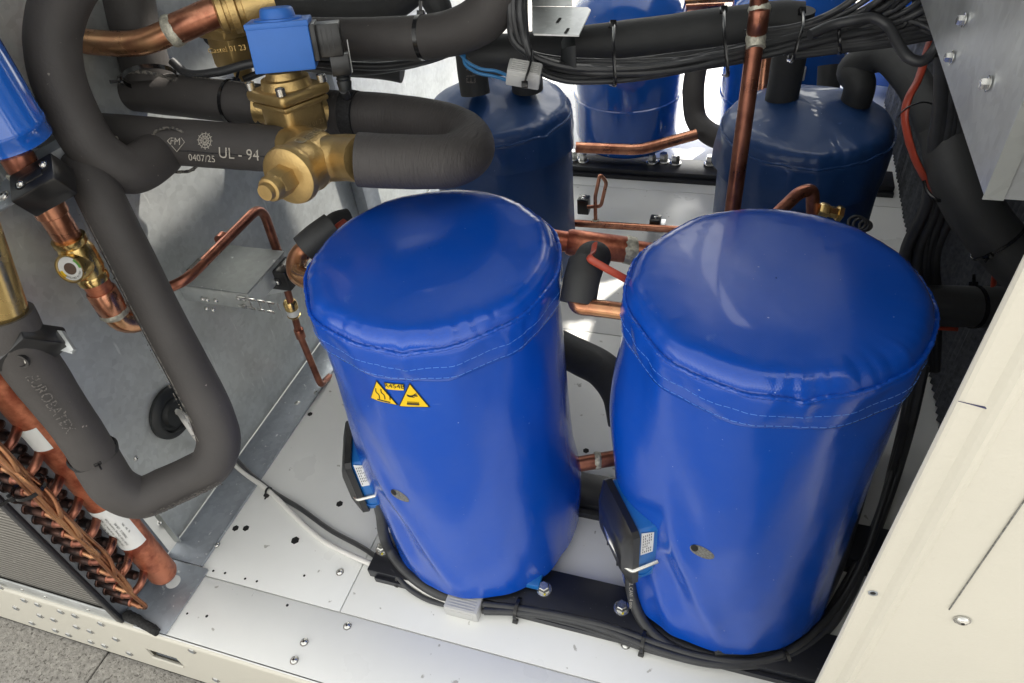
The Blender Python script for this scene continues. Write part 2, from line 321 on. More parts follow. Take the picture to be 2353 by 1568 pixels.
def fin_mat():
    mt = bpy.data.materials.new('coil_fins'); mt.use_nodes = True; t = mt.node_tree; B = t.nodes['Principled BSDF']; L = t.links.new
    tc = t.nodes.new('ShaderNodeTexCoord'); B.inputs['Metallic'].default_value = .6; B.inputs['Roughness'].default_value = .45
    w1 = t.nodes.new('ShaderNodeTexWave'); w1.bands_direction = 'Z'; w1.inputs['Scale'].default_value = 34; w1.inputs['Distortion'].default_value = .6; w1.inputs['Detail'].default_value = 2; w1.inputs['Detail Scale'].default_value = 6; L(tc.outputs['Object'], w1.inputs['Vector'])
    w2 = t.nodes.new('ShaderNodeTexWave'); w2.bands_direction = 'X'; w2.inputs['Scale'].default_value = 130; L(tc.outputs['Object'], w2.inputs['Vector'])
    mx = t.nodes.new('ShaderNodeMix'); mx.data_type = 'RGBA'; mx.inputs[0].default_value = .3; L(w1.outputs['Color'], mx.inputs[6]); L(w2.outputs['Color'], mx.inputs[7])
    r = t.nodes.new('ShaderNodeValToRGB'); r.color_ramp.elements[0].color = (.07, .068, .062, 1); r.color_ramp.elements[1].color = (.42, .40, .37, 1); L(mx.outputs[2], r.inputs[0])
    n = t.nodes.new('ShaderNodeTexNoise'); n.inputs['Scale'].default_value = 55; n.inputs['Detail'].default_value = 4; L(tc.outputs['Object'], n.inputs['Vector'])
    r2 = t.nodes.new('ShaderNodeValToRGB'); r2.color_ramp.elements[0].position = .68; r2.color_ramp.elements[1].position = .72; L(n.outputs['Fac'], r2.inputs[0])
    m2 = t.nodes.new('ShaderNodeMix'); m2.data_type = 'RGBA'; L(r2.outputs[0], m2.inputs[0]); L(r.outputs[0], m2.inputs[6]); m2.inputs[7].default_value = (.6, .6, .58, 1)
    L(m2.outputs[2], B.inputs['Base Color'])
    b = t.nodes.new('ShaderNodeBump'); b.inputs['Strength'].default_value = .8; b.inputs['Distance'].default_value = .002; L(mx.outputs[2], b.inputs['Height']); L(b.outputs[0], B.inputs['Normal'])
    return mt
M['fins'] = fin_mat()

# ------------------------------------------------------------------ small shared builders
def tie(parent, P, axis, r, head_dir, width=.0045, name='cable_tie'):
    """band round a pipe with a square head"""
    mb = MB(); ax = Vector(axis).normalized(); hd = Vector(head_dir); hd = (hd-ax*hd.dot(ax)).normalized(); b = ax.cross(hd); n = 28
    prof = ((-width/2, .0004), (-width/2, .0016), (width/2, .0016), (width/2, .0004))
    vs = [Vector(P)+ax*h+(hd*math.cos(2*PI*k/n)+b*math.sin(2*PI*k/n))*(r+q) for h, q in prof for k in range(n)]
    fs = [(i*n+k, i*n+(k+1) % n, ((i+1) % 4)*n+(k+1) % n, ((i+1) % 4)*n+k) for i in range(4) for k in range(n)]
    mb.add(vs, fs)
    mb.box(Vector(P)+hd*(r+.003), ax*width*.8, b*.0042, hd*.003, .0008)
    mb.box(Vector(P)+hd*(r+.009)+b*.001, ax*width*.35, b*.001, hd*.008)
    return mb.build(name, M['tie'], parent)
def screw(parent, P, n, r=.006, h=.003, name='screw', mt='steel', hexs=False, socket=True):
    mb = MB(); n = Vector(n).normalized(); P = Vector(P)
    mb.lathe(P, n, [(0, r*1.25), (h*.25, r*1.25), (h*.3, r)], 20)
    if hexs: mb.lathe(P+n*h*.3, n, [(0, r*.95), (h, r*.95), (h*1.25, r*.75)], 6, smooth=False)
    else: mb.lathe(P+n*h*.3, n, [(0, r), (h*.45, r*.93), (h*.8, r*.7), (h, r*.35)], 16)
    o = mb.build(name, M[mt], parent)
    if socket:
        k = MB(); k.lathe(P+n*h*(1.25 if not hexs else 1.56), n, [(0, r*.3), (.0003, r*.3)], 6, smooth=False); k.build('socket', M['hole'], o)
    return o
def pipe_text(parent, txt, P, axis, out, r, size, mt='print_', rot=0, name='printed_text', lift=.0022, flip=False):
    """text wrapped on a pipe: axis = reading direction, out = direction the middle of the text faces"""
    vs, fs = text_geo(txt, size); ax = Vector(axis).normalized(); o = Vector(out); o = (o-ax*o.dot(ax)).normalized(); b = o.cross(ax)
    c, s = math.cos(rot), math.sin(rot); V = []
    for x, y in vs:
        x, y = x*c-y*s, x*s+y*c
        if flip: x, y = -x, -y
        th = y/r
        V.append(Vector(P)+ax*x+(o*math.cos(th)+b*math.sin(th))*(r+lift))
    mb = MB(); mb.add(V, fs, smooth=False); return mb.build(name, M[mt], parent)
def flat_text(parent, txt, P, ex, ey, size, mt='ink', name='lettering', depth=0):
    vs, fs = text_geo(txt, size); ex = Vector(ex).normalized(); ey = Vector(ey).normalized()
    mb = MB(); V = [Vector(P)+ex*x+ey*y for x, y in vs]; mb.add(V, fs, smooth=False)
    if depth:
        n = ex.cross(ey).normalized()
        mb.add([v-n*depth for v in V], fs, smooth=False)
    return mb.build(name, M[mt], parent)
def pipe_od(pts, W):
    """mean radius of a pipe whose width on the picture is W"""
    return sum(W*PJ(p)[2] for p in pts)/len(pts)/FPX/2

# ================================================================== THE SETTING
FZ = -.03
g = MB(); g.add([(-12, -8, -.205), (12, -8, -.205), (12, 14, -.205), (-12, 14, -.205)], [(0, 1, 2, 3)], smooth=False)
ground = g.build('ground', M['hole'], loc=(0, 0, -.205)); ground['kind'] = 'structure'
pv = MB()
for i in range(-10, 10):
    for j in range(-8, 10):
        x0 = -.97+i*.6; y0 = .03+j*.6-.35
        pv.abox(x0+.002, x0+.598, y0+.002, y0+.598, -.24, -.2, .002)
o = pv.build('paving', M['pave'], loc=(0, 0, -.24)); o['kind'] = 'structure'

# floor of the machine
fl = MB()
def plate(x0, x1, y0, y1): fl.abox(x0, x1, y0, y1, FZ-.003, FZ, .0006)
plate(-.80, -.5055, .3885, 1.02); plate(-.5035, .42, .3885, 1.10); plate(-.82, .95, .281, .3865)
plate(-.80, .42, 1.102, 1.70); plate(-.80, .42, 1.702, 2.62); plate(-.80, -.5055, 1.022, 1.10)
fl.abox(-1.6, .95, .281, 2.62, FZ-.012, FZ-.004)
floor = fl.build('floor', M['white'], loc=(0, 1, FZ)); floor['kind'] = 'structure'
for px, py, r in ((565, 1213, .006), (678, 1241, .0075), (780, 1157, .0065), (712, 951, .0055), (1346, 1035, .006), (2108, 898, .005), (822, 1253, .004), (541, 1213, .006),
                  (490, 1311, .0022), (517, 1316, .0022), (563, 1329, .0022), (590, 1335, .0022), (660, 1390, .0025), (699, 1322, .0022), (1507, 406, .005), (1395, 398, .006), (430, 1409, .002), (475, 1415, .0025)):
    P = A(px, py, z=FZ)
    k = MB(); k.lathe(P+Vector((0, 0, .0002)), (0, 0, 1), [(0, r), (.0002, r)], 6, smooth=False); k.build('hole', M['hole'], floor)
for px, py in ((781, 1314), (798, 1438), (699, 1475), (676, 1517), (1437, 1482), (497, 1251), (370, 1199), (1213, 1352)):
    screw(floor, A(px, py, z=FZ), (0, 0, 1), .0052, .003, hexs=False)

# ================================================================== BASE FRAME (cream fascia with rivets and slot)
base = empty('base_frame', (-.3, .28, -.2), 'cream painted base rail of the machine, dotted with hex holes and one long slot', 'base rail')
mb = MB(); yF = .2785
slot = [A(330, 1483, Y=yF), A(352, 1498, Y=yF), A(405, 1527, Y=yF), A(428, 1531, Y=yF), A(392, 1505, Y=yF), A(345, 1487, Y=yF)]
sx0 = -.905; sx1 = -.815; sz0 = -.135; sz1 = -.108
p0 = A(330, 1483, Y=yF); p1 = A(428, 1532, Y=yF); sx0, sx1 = p0.x, p1.x; zc = (p0.z+p1.z)/2; sz0, sz1 = zc-.016, zc+.016
zt, zb = -.030, -.195
def fq(x0, x1, z0, z1): mb.abox(x0, x1, yF-.0015, yF+.0015, z0, z1)
fq(-1.7, sx0, zb, zt-.006); fq(sx1, 1.0, zb, zt-.006); fq(sx0, sx1, sz1, zt-.006); fq(sx0, sx1, zb, sz0)
# rounded top lip
lip = [Vector((0, yF-.0015+.006*(1-math.cos(a)), zt-.006+.006*math.sin(a))) for a in [i*PI/2/6 for i in range(7)]]
vs = []; fs = []
for i, p in enumerate(lip): vs += [Vector((-1.7, p.y, p.z)), Vector((1.0, p.y, p.z))]
fs = [(2*i, 2*i+1, 2*i+3, 2*i+2) for i in range(6)]
mb.add(vs, fs); mb.abox(-1.7, 1.0, yF+.0045, yF+.006, zt-.0015, zt)
mb.abox(-1.7, 1.0, yF, .40, zb, zb+.003)
mb.build('fascia', M['cream'], base)
k = MB(); k.abox(sx0+.003, sx1-.003, yF+.004, yF+.006, sz0-.004, sz0+.003); k.abox(sx0-.003, sx1+.003, yF+.02, yF+.03, sz0-.01, sz1+.01); k.build('slot_lining', M['galvd'], base)
k = MB(); k.sweep([Vector((sx0, yF-.002, sz0)), Vector((sx1, yF-.002, sz0))], .0022, 8); k.build('slot_edge', M['cream'], base)
for cx, cy in ((3, 1018), (93, 1140), (140, 1095), (185, 1225), (232, 1184), (218, 1120), (310, 1207), (350, 1160), (320, 1268), (432, 1184), (396, 1293), (440, 1248), (520, 1273), (524, 1333), (582, 1230), (667, 1318), (602, 1356), (746, 1401), (1105, 1387), (1243, 1553)):
    P = A(cx*.3994, 941+cy*.3994, Y=yF-.0016)
    k = MB(); k.lathe(P, (0, -1, 0), [(0, .0078), (.0016, .0070), (.0019, .005)], 6, smooth=False); o = k.build('rivet_nut', M['steel'], base)
    k = MB(); k.lathe(P+Vector((0, -.002, 0)), (0, -1, 0), [(0, .0040), (.0002, .0040)], 12, smooth=False); k.build('bore', M['galvd'], o)
# galvanised sill below the coil
mb = MB(); mb.abox(-1.7, -.852, .2815, .2845, FZ, FZ+.034, .001); mb.abox(-1.7, -.842, .286, .40, FZ, FZ+.003)
mb.build('sill', M['galvb'], base)
for x in (-1.04, -.99, -.90):
    screw(base, (x, .2815, FZ+.016), (0, -1, 0), .003, .001, 'rivet', socket=False)

rr_ = MB(); rr_.abox(-1.6, .95, 2.62, 2.66, -.195, .02, .002); rr_.build('rear_rail', M['cream'], base)
# floor gusset / corner tray by the coil and the angle strip along the wall
corner = empty('corner_plate', (-.81, .33, FZ), 'dull galvanised corner plate on the floor in front of the coil header, speckled with dirt', 'metal plate')
mb = MB(); mb.abox(-.86, -.757, .284, .398, FZ+.0005, FZ+.0035, .0005); mb.build('plate', M['galvd'], corner)
P = A(398, 1336, z=FZ+.004); mb = MB(); mb.lathe(P, (0, 0, 1), [(0, .012), (.0004, .012)], 24); mb.build('plastic_plug', M['paper'], corner)
ang = empty('angle_strip', (-.81, .8, FZ), 'galvanised angle strip fixed along the foot of the left wall', 'angle strip')
mb = MB(); mb.abox(-.845, -.772, .40, 1.75, FZ+.0005, FZ+.003, .0005); mb.abox(-.7745, -.7715, .40, 1.75, FZ+.0005, FZ+.006); mb.build('flange', M['galvd'], ang)
for px, py in ((497, 1251), (728, 901), (683, 925)):
    screw(ang, A(px, py, z=FZ+.003), (0, 0, 1), .005, .002, socket=True)

# ================================================================== LEFT WALL
wall = empty('wall_panel', (-.85, .9, FZ), 'scratched galvanised sheet metal wall at the left with a black cable grommet', 'metal wall')
mb = MB(); mb.abox(-.853, -.850, .43, 1.262, FZ, 1.3); mb.abox(-.853, -.850, 1.262, 2.6, FZ, 1.3)
mb.abox(-.850, -.838, .43, .433, FZ, 1.3); mb.build('sheet', M['galv'], wall)
mb = MB(); mb.abox(-.8495, -.820, 1.235, 1.30, FZ, 1.3, .002); mb.build('post', M['galvd'], wall)
for px, py in ((312, 1052), (318, 1097), (370, 1199)):
    screw(wall, A(px, py, X=-.8495), (1, 0, 0), .004, .002)
grom = empty('cable_grommet', A(392, 945, X=-.849), 'round black rubber cable grommet in the left wall with white cables coming out', 'grommet')
G0 = wloc(grom); mb = MB(); mb.lathe(G0, (1, 0, 0), [(0, .046), (.006, .046), (.011, .041), (.012, .034), (.007, .031), (.007, .026), (.014, .022), (.014, .004)], 40); mb.build('collar', M['rubber'], grom)
# shelf bracket from the wall
shz = .335
S1 = A(572, 668, Y=.74); zsh = None
shelf = empty('shelf_bracket', A(500, 610, d=1.25), 'galvanised shelf bracket sticking out from the left wall below the thin copper pipe', 'bracket')
F0 = A(412, 653, X=-.845); zs = F0.z; F1 = A(572, 668, z=zs); B1 = A(632, 600, z=zs)
mb = MB(); x1 = F1.x; y0 = F0.y; y1 = B1.y+.03
mb.abox(-.849, x1, y0, y1, zs-.002, zs, .0005); mb.build('top_plate', M['galvr'], shelf)
mb = MB(); mb.abox(-.849, x1, y0-.0005, y0+.002, zs-.034, zs-.0025, .0005); mb.abox(x1-.002, x1+.0005, y0+.002, y1, zs-.034, zs-.0025); mb.build('front_lip', M['galv'], shelf)
for px, py in ((466, 686), (476, 688), (496, 690), (475, 708), (490, 711), (560, 686), (548, 684), (580, 704), (562, 703)):
    P = A(px, py, Y=y0-.001)
    if P.x < x1: screw(shelf, P, (0, -1, 0), .004, .003, socket=False)
# perforated fixing strips at the shelf end
mb = MB()
for k in range(2):
    for j in range(4):
        P = A(556+j*22, 684+j*4+k*20, Y=y0-.004); mb.box(P, Vector((.007, 0, -.0005)), Vector((0, .001, 0)), Vector((0, 0, .0022)), .0005)
for j in range(4):
    P = A(575+j*22, 696+j*3, Y=y0-.004); mb.box(P, Vector((.001, 0, 0)), Vector((0, .001, 0)), Vector((0, 0, .008)), .0004)
mb.build('punched_strip', M['steel'], shelf)

# ================================================================== UNSEEN ROOF STRIP AND REAR SHEET SHAPING THE SUN, RIGHT SIDE WALL
ROOFZ = 1.34
roof = MB(); roof.abox(-1.7, 1.1, .52, 1.38, ROOFZ, ROOFZ+.03); tag(roof.build('shade_roof', M['galvd']), 'unseen galvanised roof strip above the picture, sized to shade and darken the lids', 'shade panel')  # unseen strip, sized to block the sun and darken the lid reflections
# unseen added rear sheet; cut-outs traced back from the wanted sun patches
YR = 2.5
def back_to_rear(P):
    t = (YR-P.y)/SUND.y; return P+SUND*t
holes = []
for poly in (((1545, 342), (1612, 340), (1668, 362), (1640, 378), (1545, 376)),
             ((1541, 424), (1600, 422), (1602, 432), (1576, 441), (1541, 434)),
             ((1565, 450), (1592, 452), (1566, 522), (1522, 492)),
             ((1470, 530), (1600, 530), (1620, 556), (1465, 552)),
             ((1300, 742), (1420, 730), (1420, 800), (1300, 790)),
             ((1350, 655), (1440, 640), (1440, 690), (1340, 700))):
    holes.append([back_to_rear(A(px, py, z=FZ)) for px, py in poly])
for (ya, za, yb, zb_) in ((1.32, -.03, 2.3, .60), (1.0, .05, 1.22, .6), (.62, .425, .97, .60)):
    holes.append([back_to_rear(Vector((-.85, y, z))) for y, z in ((ya, za), (yb, za), (yb, zb_), (ya, zb_))])
ZL = .50
bm = bmesh.new()
def planar(polys, x0, x1, z0, z1, cell=.012):
    """rear sheet as a fine grid with the cells inside a cut-out left away"""
    nx = int((x1-x0)/cell); nz = int((z1-z0)/cell); vs = []; fs = []
    for j in range(nz+1):
        for i in range(nx+1): vs.append((x0+i*cell, YR, z0+j*cell))
    def inside(x, z, pl):
        r = False; n = len(pl)
        for a in range(n):
            p, q = pl[a], pl[(a+1) % n]
            if (p.z > z) != (q.z > z) and x < (q.x-p.x)*(z-p.z)/(q.z-p.z)+p.x: r = not r
        return r
    for j in range(nz):
        for i in range(nx):
            x = x0+(i+.5)*cell; z = z0+(j+.5)*cell
            if not any(inside(x, z, pl) for pl in polys): fs.append((j*(nx+1)+i, j*(nx+1)+i+1, (j+1)*(nx+1)+i+1, (j+1)*(nx+1)+i))
    return vs, fs
vs, fs = planar(holes, -1.4, 2.4, ZL, 3.2)
mb = MB(); mb.add(vs, fs, smooth=False); mb.add([(v[0], v[1]+.003, v[2]) for v in vs], fs, smooth=False)
tag(mb.build('sun_mask_sheet', M['galvd']), 'unseen added rear sheet with cut-outs shaped to throw sun patches', 'sun mask')
# right side: board with ribbed acoustic foam
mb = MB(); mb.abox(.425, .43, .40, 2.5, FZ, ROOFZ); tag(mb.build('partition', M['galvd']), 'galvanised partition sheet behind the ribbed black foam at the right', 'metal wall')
mb = MB(); ny = 420; nz = 24; vs = []; fs = []
for i in range(ny+1):
    y = .40+i*(1.9/ny); 
    for j in range(nz+1):
        z = FZ+.001+j*(1.2/nz)
        ph = (y/.019) % 1; rib = abs(ph-.5)*2
        vs.append((.424-.020-.010*rib-.002*noise.noise(Vector((y*60, z*9, 0))), y, z))
for i in range(ny):
    for j in range(nz): fs.append((i*(nz+1)+j, (i+1)*(nz+1)+j, (i+1)*(nz+1)+j+1, i*(nz+1)+j+1))
mb.add(vs, fs); mb.abox(.405, .4245, .40, 2.3, FZ+.001, 1.17)
tag(mb.build('acoustic_foam', M['ribfoam']), 'dark grey ribbed acoustic foam lining the right wall, zigzag lower edge', 'foam panel')

# ================================================================== CREAM CABINET PANEL AT THE RIGHT FRONT
pan = empty('cabinet_panel', (.3, .285, FZ), 'cream textured cabinet front panel with folded edge ridges, screws and a dark scratch', 'panel')
xe = .1185; yP = .285
prof = [(xe, yP+.004), (xe, yP+.003), (xe+.001, yP+.0008), (xe+.003, yP)]
x2 = A(1941, 1566, Y=yP).x; 
for x, y in ((x2-.006, 0), (x2-.003, -.0022), (x2, -.0035), (x2+.003, -.0022), (x2+.006, 0)): prof.append((x, yP+y))
x3 = A(2200, 1370, Y=yP).x
prof += [(.9, yP)]
mb = MB(); vs = []
for x, y in prof: vs += [Vector((x, y, -.2)), Vector((x, y, 1.35))]
mb.add(vs, [(2*i, 2*i+2, 2*i+3, 2*i+1) for i in range(len(prof)-1)]); mb.build('sheet', M['creamtex'], pan, ang=12)
# inner seam line running up from the screw, and screws
mb = MB(); q0 = A(2180, 1400, Y=yP-.0008); q1 = A(2352, 1150, Y=yP-.0008)
mb.box((q0+q1)/2+(q1-q0)*.5, (q1-q0), Vector((.00035, 0, 0)), Vector((0, .0003, 0))); mb.build('seam', M['wool'], pan)
screw(pan, A(2210, 1424, Y=yP-.0005), (0, -1, 0), .0042, .0022, hexs=False)
o = MB(); o.lathe(A(2005, 1362, Y=yP-.0003), (0, -1, 0), [(0, .0034), (.0006, .0030), (.0007, .002)], 6, smooth=False); o.build('hex_hole', M['galvd'], pan)
o = MB(); o.lathe(A(2005, 1362, Y=yP-.0012), (0, -1, 0), [(0, .0018), (.0002, .0018)], 12); o.build('hole', M['hole'], pan)
a, b = A(2201, 921, Y=yP-.0006), A(2266, 937, Y=yP-.0006)
mb = MB(); mb.sweep([a.lerp(b, i/8)for i in range(9)], lambda t: .0002+.0004*t*t, 6, flat=.3); mb.build('scratch', M['inkblue'], pan)

# ================================================================== COMPRESSORS IN BLUE JACKETS
def cyl_hit(px, py, cx, cy, r):
    v = RT*((px-CX)/FPX)+DN*((py-CY)/FPX)+FW
    ox, oy = -cx, -cy; a = v.x**2+v.y**2; b = 2*(ox*v.x+oy*v.y); c = ox*ox+oy*oy-r*r
    t = (-b-math.sqrt(max(b*b-4*a*c, 0)))/(2*a); P = EYE+v*t
    return math.atan2(P.y-cy, P.x-cx), P.z
def jacket(root, cx, cy, h, r, rb, seed, bandh=.047, dome=.016, lap=-1.75, mats=('pvc',), boxaz=None, tilt=0, coarse=False, crown=None, pucker=1.0, boxz=.2, bulge=None):
    NT = 240 if not coarse else 140
    mt = M[mats[0]]
    def wrap(d): return (d+PI) % (2*PI)-PI
    def rad(th, z):
        u = Vector((math.cos(th)*1.6, math.sin(th)*1.6, z*3.2+seed))
        q = r+(rb-r)*max(0, 1-z/h)**2.2
        q += .0032*noise.noise(u)+.0012*noise.noise(u*2.3)+.0005*noise.noise(u*5)
        # long soft folds near the foot
        q += .004*max(0, 1-z/.20)*noise.noise(Vector((math.cos(th)*3.5+seed, math.sin(th)*3.5, z*2)))
        # fabric facets under the band
        q += .0016*math.exp(-((h-bandh-z)/.05)**2)*math.sin(th*11+seed)
        if bulge:
            q += bulge[2]*math.exp(-(wrap(th-bulge[0])/bulge[3])**2-((z-bulge[1])/bulge[4])**2)
        if boxaz is not None:
            da = wrap(th-boxaz); dz = z-boxz
            # jacket bulges over the terminal box then is pulled back with diagonal folds
            q += .012*math.exp(-(da/.42)**2-(dz/.13)**2)
            fold = math.exp(-((da-.62)/.16)**2)*math.exp(-((z-(boxz-.06))/.16)**2)
            q += .006*fold*math.sin(((da-.6)*9+(z-boxz)*34))
            q += .004*math.exp(-((da-.75-(boxz-z)*2.2)/.09)**2)*math.exp(-((z-boxz+.10)/.10)**2)
        return q
    JF = 2.2 if coarse else 1
    def jit(th): return JF*.0016*noise.noise(Vector((math.cos(th)*5, math.sin(th)*5, seed+3)))+.0007*noise.noise(Vector((math.cos(th)*22, math.sin(th)*22, seed)))
    NZ = 90 if not coarse else 40; vs = []; uvs = []; fs = []
    for j in range(NZ+1):
        z = (h-bandh*.6)*j/NZ
        for i in range(NT):
            th = 2*PI*i/NT; q = rad(th, z)
            zz = z+(0 if j else .004*noise.noise(Vector((math.cos(th)*4, math.sin(th)*4, seed))))
            vs.append((cx+math.cos(th)*q, cy+math.sin(th)*q, zz)); uvs.append((th*.15, z+2))
    for j in range(NZ):
        for i in range(NT): fs.append((j*NT+i, j*NT+(i+1) % NT, (j+1)*NT+(i+1) % NT, (j+1)*NT+i))
    mb = MB(); mb.add(vs, fs, uvs)
    mb.add([(cx+math.cos(2*PI*i/NT)*.06, cy+math.sin(2*PI*i/NT)*.06, .012) for i in range(NT)]+[vs[i] for i in range(NT)], [(i, (i+1) % NT, NT+(i+1) % NT, NT+i) for i in range(NT)], [(9, 9)]*(2*NT))
    body = mb.build('jacket', mt, root, ang=80)
    # lid: band, seam, crown
    def seam(th):
        f = .0012*abs(math.sin(th*5+seed))  # slightly polygonal outline
        d = wrap(th-lap)
        return rad(th, h)+.003-f+.0025*math.exp(-(d/.05)**2), h+jit(th)-.003*math.exp(-(d/.12)**2)
    def puck(th, s):
        n1 = noise.noise(Vector((math.cos(th)*13, math.sin(th)*13, seed+8)))
        n2 = noise.noise(Vector((math.cos(th)*34, math.sin(th)*34, seed+5)))
        amt = .16+.95*math.exp(-(wrap(th-lap-.25)/.55)**2)
        return pucker*amt*(.0042*n1+.0024*n2)*math.exp(-((s-.010)/.013)**2)
    prof = []
    vs = []; uvs = []; NB = 10
    rows = []
    for k in range(NB+1):
        f = k/NB; rows.append(('b', f))
    S = [0, .001, .003, .005, .008, .012, .017, .023, .030, .04, .055, .075, .10, .125, .148]
    for s in S: rows.append(('c', s))
    for kind, f in rows:
        for i in range(NT):
            th = 2*PI*i/NT; rs, zs_ = seam(th)
            if kind == 'b':
                z = h-bandh+bandh*f+jit(th+1)*(1-f)+(zs_-h)*f
                wv = .0012*math.sin(th*17+seed+3*noise.noise(Vector((th, seed, 0))))
                q = rad(th, h-bandh)*(1-f)+rs*f+.0022+(.010*(1-f)*(.6+.6*math.sin(th*3+seed)) if coarse else 0)+.0014*math.sin(PI*f)*(1+noise.noise(Vector((math.cos(th)*9, math.sin(th)*9, f*3+seed))))+wv*math.sin(PI*f)*.8
                if f == 0 and not coarse: q -= .0014
                d = wrap(th-lap)
                if 0 < d < .9: q += .0011
                if f == 1: q -= .0015
            else:
                s = f; q = rs-.001-s if s < .148 else 0
                # rounded edge profile
                e = min(1, s/.026); sf = max(0, 1-s/.13); z = h+(zs_-h)*math.exp(-s/.012)+.0005+dome*(1-(1-e)**2.6)+.0035*math.sin(min(1, s/.15)*PI*.5)
                q0_ = rs-.001-s*(.55+.45*min(1, s/.03)); q = (q0_*sf**.5+(r+.001-s)*(1-sf**.5)) if s < .14 else .0008
                z += puck(th, s)*max(0, 1-s/.06)
                uq = Vector((math.cos(th)*q*14, math.sin(th)*q*14, seed))
                z += .0022*noise.noise(uq*.7)*min(1, s/.04)
                if crown: z += crown(cx+math.cos(th)*q, cy+math.sin(th)*q)*min(1, s/.03)
            vs.append((cx+math.cos(th)*q, cy+math.sin(th)*q, z)); 
            uvs.append((th*.15, z+2) if kind == 'b' else (math.cos(th)*q+7, math.sin(th)*q+7))
    NR = len(rows); fs = []
    for j in range(NR-1):
        for i in range(NT): fs.append((j*NT+i, j*NT+(i+1) % NT, (j+1)*NT+(i+1) % NT, (j+1)*NT+i))
    mb = MB(); mb.add(vs, fs, uvs); lid = mb.build('lid', mt, root, ang=80)
    # piping along the seam
    pts = []
    for i in range(NT*2+1):
        th = 2*PI*i/(NT*2); rs, zs_ = seam(th); q = rs+.0012
        pts.append(Vector((cx+math.cos(th)*q, cy+math.sin(th)*q, zs_-.0004+.0003*math.sin(i*1.9))))
    mb = MB(); mb.sweep(pts, .0022, 7, caps=False, wob=.35, freq=200, seed=seed); mb.build('seam_piping', mt, lid)
    if not coarse:
        for dz in (.5, .86):
            mb = MB(); k = 0; n = int(2*PI*r/.0078)
            for i in range(n):
                pp = []
                for e in range(3):
                    th = 2*PI*(i+.12+.76*e/2)/n; f = 1-dz; rs, zs_ = seam(th)
                    q = rad(th, h-bandh)*(1-f)+rs*f+.0022+.0014*math.sin(PI*f)*(1+noise.noise(Vector((math.cos(th)*9, math.sin(th)*9, f*3+seed))))+.0012*math.sin(th*17+seed+3*noise.noise(Vector((th, seed, 0))))*math.sin(PI*f)*.8
                    d = wrap(th-lap)
                    if 0 < d < .9: q += .0011
                    z = h-bandh+bandh*f+jit(th+1)*(1-f)+(zs_-h)*f
                    pp.append(Vector((cx+math.cos(th)*(q+.0001), cy+math.sin(th)*(q+.0001), z)))
                mb.sweep(pp, .00032, 4)
            mb.build('stitching', M['thread'], lid)
    return body, lid, rad
def surf_patch(parent, cx, cy, rad, poly, lift, mt, name, n=8):
    """polygon in (theta, z) laid on the jacket"""
    mb = MB(); c = (sum(p[0] for p in poly)/len(poly), sum(p[1] for p in poly)/len(poly))
    for a in range(len(poly)):
        p, q = poly[a], poly[(a+1) % len(poly)]; vs = []; fs = []; idx = {}
        for i in range(n+1):
            for j in range(n+1-i):
                u, v = i/n, j/n; th = c[0]+(p[0]-c[0])*u+(q[0]-c[0])*v; z = c[1]+(p[1]-c[1])*u+(q[1]-c[1])*v
                idx[(i, j)] = len(vs); rr = rad(th, z)+lift; vs.append((cx+math.cos(th)*rr, cy+math.sin(th)*rr, z))
        for i in range(n):
            for j in range(n-i):
                fs.append((idx[(i, j)], idx[(i+1, j)], idx[(i, j+1)]))
                if i+j < n-1: fs.append((idx[(i+1, j)], idx[(i+1, j+1)], idx[(i, j+1)]))
        mb.add(vs, fs)
    return mb.build(name, M[mt], parent)
def surf_line(parent, cx, cy, rad, pts, wd, lift, mt, name):
    P = [Vector((cx+math.cos(t)*(rad(t, z)+lift), cy+math.sin(t)*(rad(t, z)+lift), z)) for t, z in pts]
    mb = MB(); mb.sweep(catmull(P, 4), wd, 5, flat=None); return mb.build(name, M[mt], parent)
